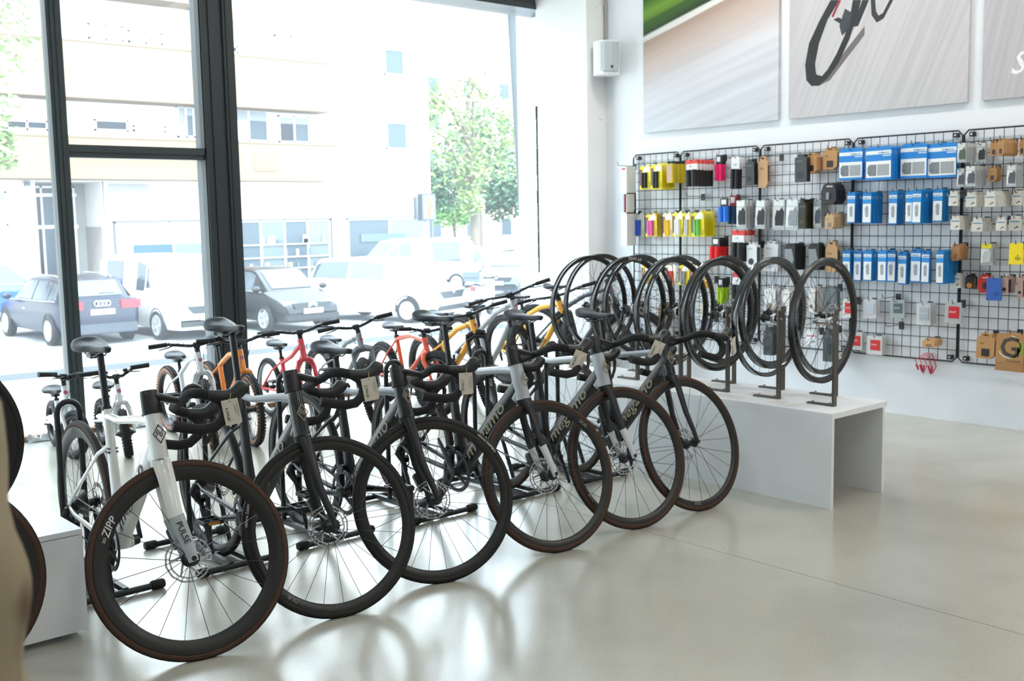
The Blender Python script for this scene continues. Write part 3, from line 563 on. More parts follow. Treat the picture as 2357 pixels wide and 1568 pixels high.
# --------------------------------------------------------- children's bikes and mountain bikes along the window
def kid_bike(loc, head, steer, label, col, R=.24, rt=.022, wb=.85, ht=(.0, .11), bw=.52, sz=.58, fork='rigid', tire=None, fork_m=None, knob=True, group='small bikes along the window', rise=.03, bb_z=.23, stop=None, step=False, bal=False, letters=None, lm=None, rimm=None, sadm=None, big=False, mud=False, cable=True):
    de = math.radians(steer); root = thing('mountain_bike' if big else 'balance_bike' if bal else 'childrens_bike', label, 'bicycle', loc, 0, group)
    ha = math.radians(69); rk = .035; u = V(-math.cos(ha), 0, math.sin(ha)); pp = V(math.sin(ha), 0, math.cos(ha)); A = V(wb, 0, R)-rk*pp
    root.rotation_euler = (0, tilt_for(A, u, pp, R, wb, rk, de), math.radians(head))
    s0 = R+rt*.3+.045+(.05 if fork == 'susp' else 0)+ht[0]; s1 = s0+ht[1]; H0, H1 = A+u*s0, A+u*s1
    S = steer_mx(A, u, de); k = 1.25 if big else 1.0 if not bal else .85; Y = (0, 1, 0)
    tire = tire or m_rubber; fork_m = fork_m or col; bb = V(wb*.41, 0, bb_z)
    sa = V(-.31, 0, .95); stl = stop or (sz-.16); seat = bb+sa*((stl-bb.z)/sa.z); sadp = bb+sa*((sz-.05-bb.z)/sa.z)
    g = MB()
    g.tube([H0-u*.01, H0+u*.02, H1-u*.02, H1], [.024*k, .0225*k, .0225*k, .023*k], 12)
    if bal:
        g.tube([H0+u*.03, V(wb*.55, 0, R*.75+.05), V(wb*.38, 0, R*.9), V(wb*.2, 0, R*1.15), V(0, 0, R+.04)], [(.03, .022), (.03, .024), (.03, .028), (.026, .04), (.02, .05)], 10, ref=Y)
        seat = V(wb*.25, 0, stl); g.tube([V(wb*.33, 0, R*.95), seat], .016, 10)
        for s in (-1, 1): g.tube([V(wb*.2, s*.03, R*1.15), V(.0, s*.055, R+.01)], .010, 8)
        sadp = V(wb*.22, 0, sz-.05)
    else:
        g.tube([H0+u*.02, bb+(H0-bb)*.5-V(0, 0, .0), bb], [(.023*k, .019*k), (.021*k, .018*k), (.02*k, .019*k)], 12, ref=Y)
        if step: g.tube([H1-u*.03, V(wb*.55, 0, (H1.z+seat.z)/2-.05), seat-V(-.02, 0, .03), seat-V(0, 0, .035)], [.018*k, .017*k, .016*k, .016*k], 10)
        else: g.tube([H1-u*.022, (H1+seat)/2+V(.0, 0, .012), seat-V(0, 0, .02)], [(.018*k, .016*k)]*3, 10, ref=Y)
        g.tube([bb, seat], .0165*k, 12); g.lathe([(0, -.036), (.022, -.036), (.022, .036), (0, .036)], c=bb, n=14)
        for s in (-1, 1):
            g.tube([seat+V(.005, s*.012, -.03), V(wb*.18, s*.04, (seat.z+R)/2+.02), V(.01, s*.06, R+.01)], .008*k, 8); g.tube([bb+V(-.01, s*.03, 0), V(wb*.2, s*.045, (bb.z+R)/2), V(0, s*.06, R)], .0095*k, 8)
    fr = g.build('frame', col, root, 55)
    if letters:
        a, b = bb+(H0-bb)*.28, bb+(H0-bb)*.85; d = (b-a).normalized(); n = V(-d.z, 0, d.x)
        MB().text(letters, .05*k, a-n*.016+V(0, -.0205*k-.002, 0), d, n, .0008, .012).build('lettering', lm or m_black, root, 0)
    obj('emblem', cached(('kemb', (lm or m_black).name), lambda: MB().lathe([(0, 0), (.012, 0), (.014, .0005), (.012, .001), (0, .001)], ax=(0, 0, 1), n=14).mesh('emblem', lm or M('b5546a', .5))), root, Matrix.Translation(A+u*(s0+ht[1]*.55)+pp*.0235*k) @ Matrix(((0, u.x, pp.x, 0), (1, 0, 0, 0), (0, u.z, pp.z, 0), (0, 0, 0, 1))))
    MB().tube([seat-V(0, 0, .02), sadp], .0125*k, 10).lathe([(.02*k, -.008), (.021*k, .008)], c=seat, ax=(-.31, 0, .95), n=12).build('seatpost', m_satin, root)
    saddle(root, sadp.x-.01, sz, .24 if R > .2 else .20, .15, sadm or M('282c32', .5))
    if not bal:
        crank(root, bb, .072 if not big else .078, .5+hash(label) % 5*.3, .14 if not big else .17, (1, 1))
        MB().tube([bb+V(.0, -.046, .075), V(0, -.042, R+.04), V(-.04, -.042, R), V(.0, -.042, R-.05), V(.02, -.042, R-.10), bb+V(0, -.046, -.075), bb+V(.07, -.046, 0)], [(.004, .003)]*7, 4, ref=Y, closed=True).build('chain', m_dark, root)
        MB().tube([V(0, -.07, R-.01), V(.012, -.075, R-.05), V(.0, -.05, R-.10)], [.011, .014, .01], 8).build('rear_derailleur', m_black, root)
    spk = 20 if R < .3 else 28
    wheel('rear_wheel', R, rt, root, Matrix.Translation((0, 0, R)), .018, rt*.75, spk, tire, m_rubber, knob, rimm or m_rim, .05, big, not bal)
    f = MB()
    if fork == 'susp':
        f.tube([H0-u*.012+V(0, -.075, 0)-u*.01, H0-u*.004+V(0, -.03, 0), H0-u*.004+V(0, .03, 0), H0-u*.012+V(0, .075, 0)-u*.01], [.024, .03, .03, .024], 8)
        for s in (-1, 1): f.tube([H0-u*.02+V(0, s*.07, 0), A+u*(R*.62)+V(.0, s*.07, 0), A+u*(R*.6)+V(0, s*.07, 0)+pp*.012, V(wb, s*.066, R+.03), V(wb, s*.062, R)], [.016, .016, .025, .021, .016], 10)
        f.tube([A+u*(R+rt+.03)+V(0, -.068, 0)+pp*.02, A+u*(R+rt+.055)+pp*.03, A+u*(R+rt+.03)+V(0, .068, 0)+pp*.02], .014, 8)
    else:
        f.tube([H0, H0-u*.018], .023*k, 12)
        for s in (-1, 1): f.tube([H0-u*.012, H0-u*.03+V(0, s*.045*k, 0), H0-u*.08+V(0, s*.058*k, 0), V(wb-.02, s*.058, R+.06), V(wb, s*.056, R)], [.021*k, .02*k, .017*k, .012*k, .011*k], 10)
    fo = f.build('fork', fork_m, root, 55); fo.matrix_local = S
    wheel('front_wheel', R, rt, root, S @ Matrix.Translation((wb, 0, R)), .018, rt*.75, spk, tire, m_rubber, knob, rimm or m_rim, .05, big, False)
    # stem, bar, grips, levers, cables
    C = H1+u*.05+V(.045*k, 0, .01)
    st = MB().tube([H1, H1+u*.055], .019*k, 12).tube([H1+u*.045, C], .017*k, 10).tube([C+V(0, -.022, 0), C+V(0, .022, 0)], .021*k, 10).build('stem', m_satin, root); st.matrix_local = S
    hw = bw/2; P = [V(-.02, -hw, rise), V(-.008, -hw*.55, rise), V(0, -hw*.30, rise*.35), V(0, -.04, 0)]; P = [C+p for p in P]+[C+V(p.x, -p.y, p.z) for p in P[::-1]]
    hb = MB().tube(P, .0115, 8).build('handlebar', m_satin, root, 60); hb.matrix_local = S
    for s in (-1, 1):
        e, q = C+V(-.02, s*hw, rise), C+V(-.0105, s*(hw-.115), rise)
        MB().tube([e, e+(q-e)*.06, e+(q-e)*.94, q], [.017, .016, .016, .018], 10).build('grip', m_rubber, hb, 50)
        if not bal or True:
            w = C+V(-.005, s*(hw-.15), rise); MB().box(w+V(.015, 0, -.004), (.035, .03, .02)).tube([w+V(.03, 0, -.006), w+V(.05, s*.03, -.015), w+V(.042, s*.09, -.022)], [.006, .005, .004], 6).build('brake_lever', m_dark, hb, 50)
            if cable: MB().tube([w+V(.03, -s*.01, 0), w+V(.10, -s*.06, .015), C+V(.10, s*.03, -.05), H0+V(.04, s*.02, .02), H0-u*.06+V(.03, s*.06, 0)], .0023, 5).build('brake_cable', M('3a3f45', .5), hb, 60)
    return root
TAN = M('9a7560', .75, noise=.1); wht = M('dfe3e6', .35, coat=.6); ora = M('f28c1c', .35, coat=.4); red = M('d8303c', .35, coat=.4); orr = M('e8562a', .35, coat=.4); yel = M('f5b11e', .35, coat=.4); gry = M('aab2b8', .3, coat=.4); dgr = M('4a5158', .4)
KB = [
 dict(loc=(2.36, 7.42, .0), head=-96, steer=20, label='small white balance bike with curved hammock frame, farthest along the window from the wheel bench', col=wht, R=.155, rt=.022, wb=.52, ht=(.02, .10), bw=.36, sz=.40, bal=True, knob=False, rise=.02, stop=.33),
 dict(loc=(2.62, 7.22, .0), head=-95, steer=-14, label='white balance bike behind the saddle of the white road bike', col=wht, R=.155, rt=.024, wb=.52, ht=(.02, .10), bw=.42, sz=.42, bal=True, knob=True, rise=.04, stop=.34),
 dict(loc=(3.132, 7.315, 0), head=-95, steer=-18, label='silver white childrens bike with tan sidewall tyres', col=M('d3d9de', .3, coat=.6), R=.235, rt=.024, wb=.80, ht=(.02, .12), bw=.60, sz=.575, stop=.46, tire=TAN, rise=.03),
 dict(loc=(3.40, 7.25, 0), head=-96, steer=-6, label='orange childrens bike with tan sidewall tyres beside the steel post', col=ora, R=.24, rt=.024, wb=.82, ht=(.0, .13), bw=.56, sz=.66, stop=.50, tire=TAN, rise=.03, fork_m=ora),
 dict(loc=(3.93, 7.33, 0), head=-96, steer=-20, label='red childrens bike with a low bent top tube', col=red, R=.225, rt=.02, wb=.80, ht=(.05, .13), bw=.58, sz=.585, stop=.47, knob=False, rise=.03, step=True, rimm=M('9aa2a6', .3, metal=.8)),
 dict(loc=(4.36, 7.30, 0), head=-95, steer=-38, label='grey childrens mountain bike with suspension fork between the red and the orange bikes', col=M('8d9499', .35, coat=.4), R=.25, rt=.026, wb=.84, ht=(-.02, .11), bw=.56, sz=.585, stop=.46, fork='susp', fork_m=M('777d82', .4), rise=.03),
 dict(loc=(4.90, 7.22, 0), head=-96, steer=12, label='orange red childrens bike with thick knobbly tyres', col=orr, R=.245, rt=.03, wb=.83, ht=(-.03, .10), bw=.54, sz=.645, stop=.555, rise=.015),
 dict(loc=(5.30, 7.18, 0), head=-95, steer=-45, label='yellow mountain bike standing left of the grey one', col=yel, R=.26, rt=.028, wb=.90, ht=(.01, .10), bw=.62, sz=.72, stop=.50, fork='susp', fork_m=m_black, rise=.02, big=True, letters='scott', lm=m_black, group='mountain bikes along the window'),
 dict(loc=(5.68, 7.20, 0), head=-95, steer=-55, label='light grey mountain bike between the two yellow ones', col=gry, R=.33, rt=.029, wb=1.0, ht=(-.0, .11), bw=.70, sz=.76, stop=.57, fork='susp', fork_m=m_black, rise=.02, big=True, group='mountain bikes along the window'),
 dict(loc=(6.22, 7.22, 0), head=-93, steer=-45, label='yellow mountain bike behind the first wheels of the bench', col=yel, R=.31, rt=.028, wb=.94, ht=(.0, .10), bw=.68, sz=.80, stop=.63, fork='susp', fork_m=m_black, rise=.02, big=True, letters='scott', lm=m_black, group='mountain bikes along the window'),
 dict(loc=(6.62, 7.26, 0), head=-78, steer=20, label='dark grey mountain bike against the column behind the wheels', col=dgr, R=.34, rt=.029, wb=1.02, ht=(.02, .12), bw=.70, sz=.86, stop=.66, fork='susp', fork_m=m_black, rise=.02, big=True, group='mountain bikes along the window'),
]
for d in KB: kid_bike(**d)
# ================================================================== bench with display wheels
m_bench = M('eef0f2', .38, noise=.03, scale=6); m_brk = M('5a554e', .4, metal=.5, noise=.08); m_carb = M('0f1011', .25, noise=.2, scale=40, coat=.4); m_carb2 = M('161514', .4, noise=.25, scale=90)
bn = thing('display_bench', 'long low white bench open at its near end, carrying the display wheels', 'bench', (4.607, 2.905, 0))
MB().b2((0, 0, .452), (.52, 2.3, .48)).build('bench_top', m_bench, bn, 0); MB().b2((.002, .0, 0), (.024, 2.3, .452)).build('front_panel', m_bench, bn, 0); MB().b2((.478, 0, 0), (.50, 2.3, .452)).build('back_panel', m_bench, bn, 0)
def bracket(lab, x, y, first=[]):
    def f():
        g = MB(); w = .015; pr = [(0, .0), (.16, .0), (.16, .008), (.016, .010), (.0105, .016), (.0105, .465), (.0, .472), (0, .012)]
        g.prism(pr, (-w, 0, 0), (0, 1, 0), (0, 0, 1), (2*w, 0, 0)); return g.mesh('upright', m_brk, 0)
    t = thing('wheel_bracket', lab, 'bracket', (x, y, .48), 0, 'steel brackets on the bench')
    obj('upright', cached('brk', f), t)
    for k, (a, b, r) in enumerate((((0, .03, .006), (0, .03, .018), .006), ((0, .13, .006), (0, .13, .018), .006), ((0, -.008, .43), (0, .02, .43), .009))): obj('bolt', cached(('brkbolt', k), lambda: MB().cyl(a, b, r, 8).mesh('bolt', m_steel)), t)
    return t
def display_wheel(lab, x, y, z, R, kind, rot, txt=None, deep=.026, cass=True):
    rimm = [m_carb, m_carb2, M('0c0d0e', .15, coat=.8)][kind]
    t = thing('bicycle_wheel', lab, 'wheel', (x, y, z), 0, 'bare wheels on the bench brackets')
    t.rotation_euler = (0, 0, rot); w = .0145
    obj('rim', rim_mesh(R, deep, w, rimm), t)
    obj('spokes', spoke_mesh(R-deep+.003, 24, .034, .0011, M('26282b', .35, metal=.4)), t)
    obj('hub', hub_mesh(.052, m_steel if kind == 1 else m_black, .017), t)
    if cass: obj('cassette', cached('dcas', lambda: MB().lathe([(.018, -.05), (.026, -.05), (.026, -.044), (.03, -.04), (.02, -.02)], n=16).mesh('freehub', m_steel)), t)
    else: obj('brake_rotor', rotor_mesh(.07), t, Matrix.Translation((0, -.04, 0)))
    if kind == 1:       # textured rim tape with a knurled outer band
        def kn():
            g = MB()
            for i in range(120):
                a = 2*PI*i/120; g.box(((R-.004)*math.cos(a), -w-.0004, (R-.004)*math.sin(a)), (.010, .0012, .004), Matrix.Rotation(-a, 3, 'Y'))
            return g.mesh('brake_band', M('3a3733', .5), 0)
        obj('brake_band', cached(('kn', R), kn), t)
    if txt:
        s, a0, sz, inv, tm = txt
        def f():
            vs, fs = text_geo(s, .012); xm = max(p[0] for p in vs); rr = R-deep*.42; P = []
            for p in vs:
                a = a0+(1 if inv else -1)*(p[0]-xm/2)*sz/rr; q = rr+(-1 if inv else 1)*(p[1]-.36)*sz; P.append((q*math.cos(a), -w*1.05-.0012-(.0003 if p[2] > 0 else 0), q*math.sin(a)))
            return MB().add(P, fs).mesh('lettering', tm, 0)
        obj('lettering', f(), t)
    return t
lt, dk = M('c9c9c4', .6), M('77767a', .5)
FT = [('carbon', 1.2, .026, False, dk), None, ('SRAM', 1.3, .02, False, dk), ('DT SWISS', 4.95, .026, True, lt), ('DT SWISS', 1.45, .026, True, lt), ('MAVIC', -.35, .024, False, lt)]
BT = [('MAVIC', PI+.30, .026, False, lt), ('DT SWISS', .0, .024, False, dk), None, None, ('MAVIC', .62, .026, False, lt), ('MAVIC', 4.2, .026, False, lt)]
PO = ['nearest the open end of the bench', 'second from the open end', 'third from the open end', 'fourth from the open end', 'fifth from the open end', 'farthest from the open end']
for i in range(6):
    y = 3.012+.337*i
    bracket('front row bent steel bracket on the white bench, '+PO[i], 4.804, y)
    bracket('back row bent steel bracket on the white bench, '+PO[i], 5.072, y+.16)
    display_wheel('front row bare black wheel on the bench, '+PO[i], 4.812, y+.078, .91, .316, [1, 2, 0, 0, 0, 0][i], .05-.02*i, FT[i], [.03, .022, .042, .032, .032, .028][i])
    display_wheel('back row bare black wheel on the bench, '+PO[i], 5.08, y+.238, .91, .316, [0, 0, 0, 2, 0, 0][i], .05-.02*i, BT[i], [.026, .042, .03, .026, .036, .03][i], False)
for i, (x, y, c) in enumerate(((4.72, 3.25, 'paper label flat on the bench near the nearest brackets'), (4.70, 3.60, 'paper label flat on the bench between the second and third brackets'), (4.85, 3.50, 'red printed paper slip flat on the bench top'))):
    t = tag(MB().b2((-.05, -.09, 0), (.05, .09, .0008)).build('paper_label', M('dcdad6', .7), smooth=0), 'white '+c if i < 2 else c, 'label'); t.location = (x, y, .4802)
    MB().text('DT SWISS' if i == 1 else 'MAVIC' if i == 0 else 'OFERTA', .022, (-.006, .07, .0009), (0, -1, 0), (1, 0, 0), .0002).build('print', M('c0565c' if i == 2 else '6a6a70', .6), t, 0)
# ------------------------------------------------------------------ left: plinth, spare wheels, bark post
pl_ = thing('display_plinth', 'low white box plinth at the left edge beside the white road bike', 'plinth', (0, 0, 0))
MB().b2((-.6, 3.83, .025), (1.29, 3.852, .375)).build('front_panel', m_bench, pl_, 0); MB().b2((-.6, 3.83, .378), (1.29, 5.25, .397)).build('plinth_top', m_bench, pl_, 0); MB().b2((1.268, 3.854, .025), (1.29, 5.25, .376)).build('side_panel', m_bench, pl_, 0)
MB().b2((-.6, 5.228, .025), (1.266, 5.25, .376)).build('back_panel', m_bench, pl_, 0)
MB().cyl((1.2, 3.9, 0), (1.2, 3.9, .026), .014).cyl((1.2, 5.15, 0), (1.2, 5.15, .026), .014).cyl((-.5, 3.9, 0), (-.5, 3.9, .026), .014).cyl((-.5, 5.15, 0), (-.5, 5.15, .026), .014).build('levelling_feet', M('555555', .5), pl_)
for lab, loc, tm, ry in (('complete wheel with brown tyre standing against the plinth front, cut by the left picture edge', (.765, 3.70, .342), m_brown, .12), ('complete wheel with black tyre standing on the plinth top, cut by the left picture edge', (.822, 4.03, .397+.342), m_rubber, .0)):
    t = thing('spare_wheel', lab, 'wheel', loc, math.radians(-12))
    o = wheel('rim', RW, RT, t, Matrix.Rotation(-ry, 4, 'X'), .04, .0125, 24, tm, m_rubber, False, m_rim, .05, False, False)
rb = random.Random(5)
def bark(u, v):
    a = 2*PI*v; z = 1.46*u; k = min(1, (1.002-u)*9)**.6; n = .008*math.sin(3*a+9*z)+.006*math.sin(7*a-23*z)+.004*math.sin(41*z+2*a)
    return (.207+(.095+n)*k*math.cos(a), 1.10+(.095+n)*k*math.sin(a), z+.02*math.sin(2*a)*(u > .9))
def bark_mat():
    m = mat('bark', 'c5b79c', .9, noise=.12, scale=14, bump=.6); n = m.node_tree; b = n.nodes['Principled BSDF']; tc = n.nodes.new('ShaderNodeTexCoord'); t = n.nodes.new('ShaderNodeTexNoise'); t.inputs['Scale'].default_value = 9; t.inputs['Detail'].default_value = 2; n.links.new(tc.outputs['Object'], t.inputs[0])
    r = n.nodes.new('ShaderNodeValToRGB'); r.color_ramp.elements[0].position = .40; r.color_ramp.elements[0].color = lin('5f4c34'); r.color_ramp.elements[1].position = .53; r.color_ramp.elements[1].color = lin('9c8e74'); n.links.new(t.outputs[0], r.inputs[0]); n.links.new(r.outputs[0], b.inputs['Base Color']); return m
tag(MB().grid(bark, 90, 24).build('bark_post', bark_mat(), smooth=80), 'rough beige post mottled with brown knots, blurred at the left edge', 'post')
# ================================================================== grid wall
m_grid = M('22262a', .45)
GY = [6.539, 6.0, 5.186, 4.364, 3.536, 2.72]; GX = 7.152
PN = ['narrow black wire grid panel nearest the column', 'black wire grid panel with the coloured grips, second from the column', 'black wire grid panel behind the far display wheels, third from the column', 'black wire grid panel with the blue packs, fourth from the column', 'black wire grid panel cut by the right picture edge']
def grid_panel(y0, y1, lab):
    t = thing('grid_panel', lab, 'wire grid', (GX, y0, 0), 0, 'wire grid panels on the wall'); a, b, z0, z1 = -.006, y1-y0+.006, .425, 2.0; c = .03
    P = [(0, a-c, z0), (0, b+c, z0)]+[(0, b+c-c*math.cos(q), z0+c-c*math.sin(q)) for q in (PI/4+PI,)][0:0]+[(0, b, z0+c), (0, b, z1-c), (0, b+c, z1), (0, a-c, z1), (0, a, z1-c), (0, a, z0+c)]
    MB().tube(P, .0062, 6, closed=True).build('panel_frame', m_grid, t, 60)
    g = MB(); n = max(1, round((a-b)/.066))
    for i in range(1, n): g.tube([(0, a+(b-a)*i/n, z0), (0, a+(b-a)*i/n, z1)], .0026, 4)
    for i in range(1, 20): g.tube([(.005, a, z0+(z1-z0)*i/20), (.005, b, z0+(z1-z0)*i/20)], .0026, 4)
    g.build('wires', m_grid, t)
    for y in (a-.05, b+.05):
        for z in (z1-.028, z0+.028):
            o = MB().b2((-.006, y-.015, z-.015), (.034, y+.015, z+.015)).build('wall_clip', m_grid, t, 0)
            MB().cyl((-.008, y, z), (-.005, y, z), .007, 8).build('screw', M('d8d8d8', .4), o)
for i in range(5): grid_panel(GY[i], GY[i+1], PN[i])
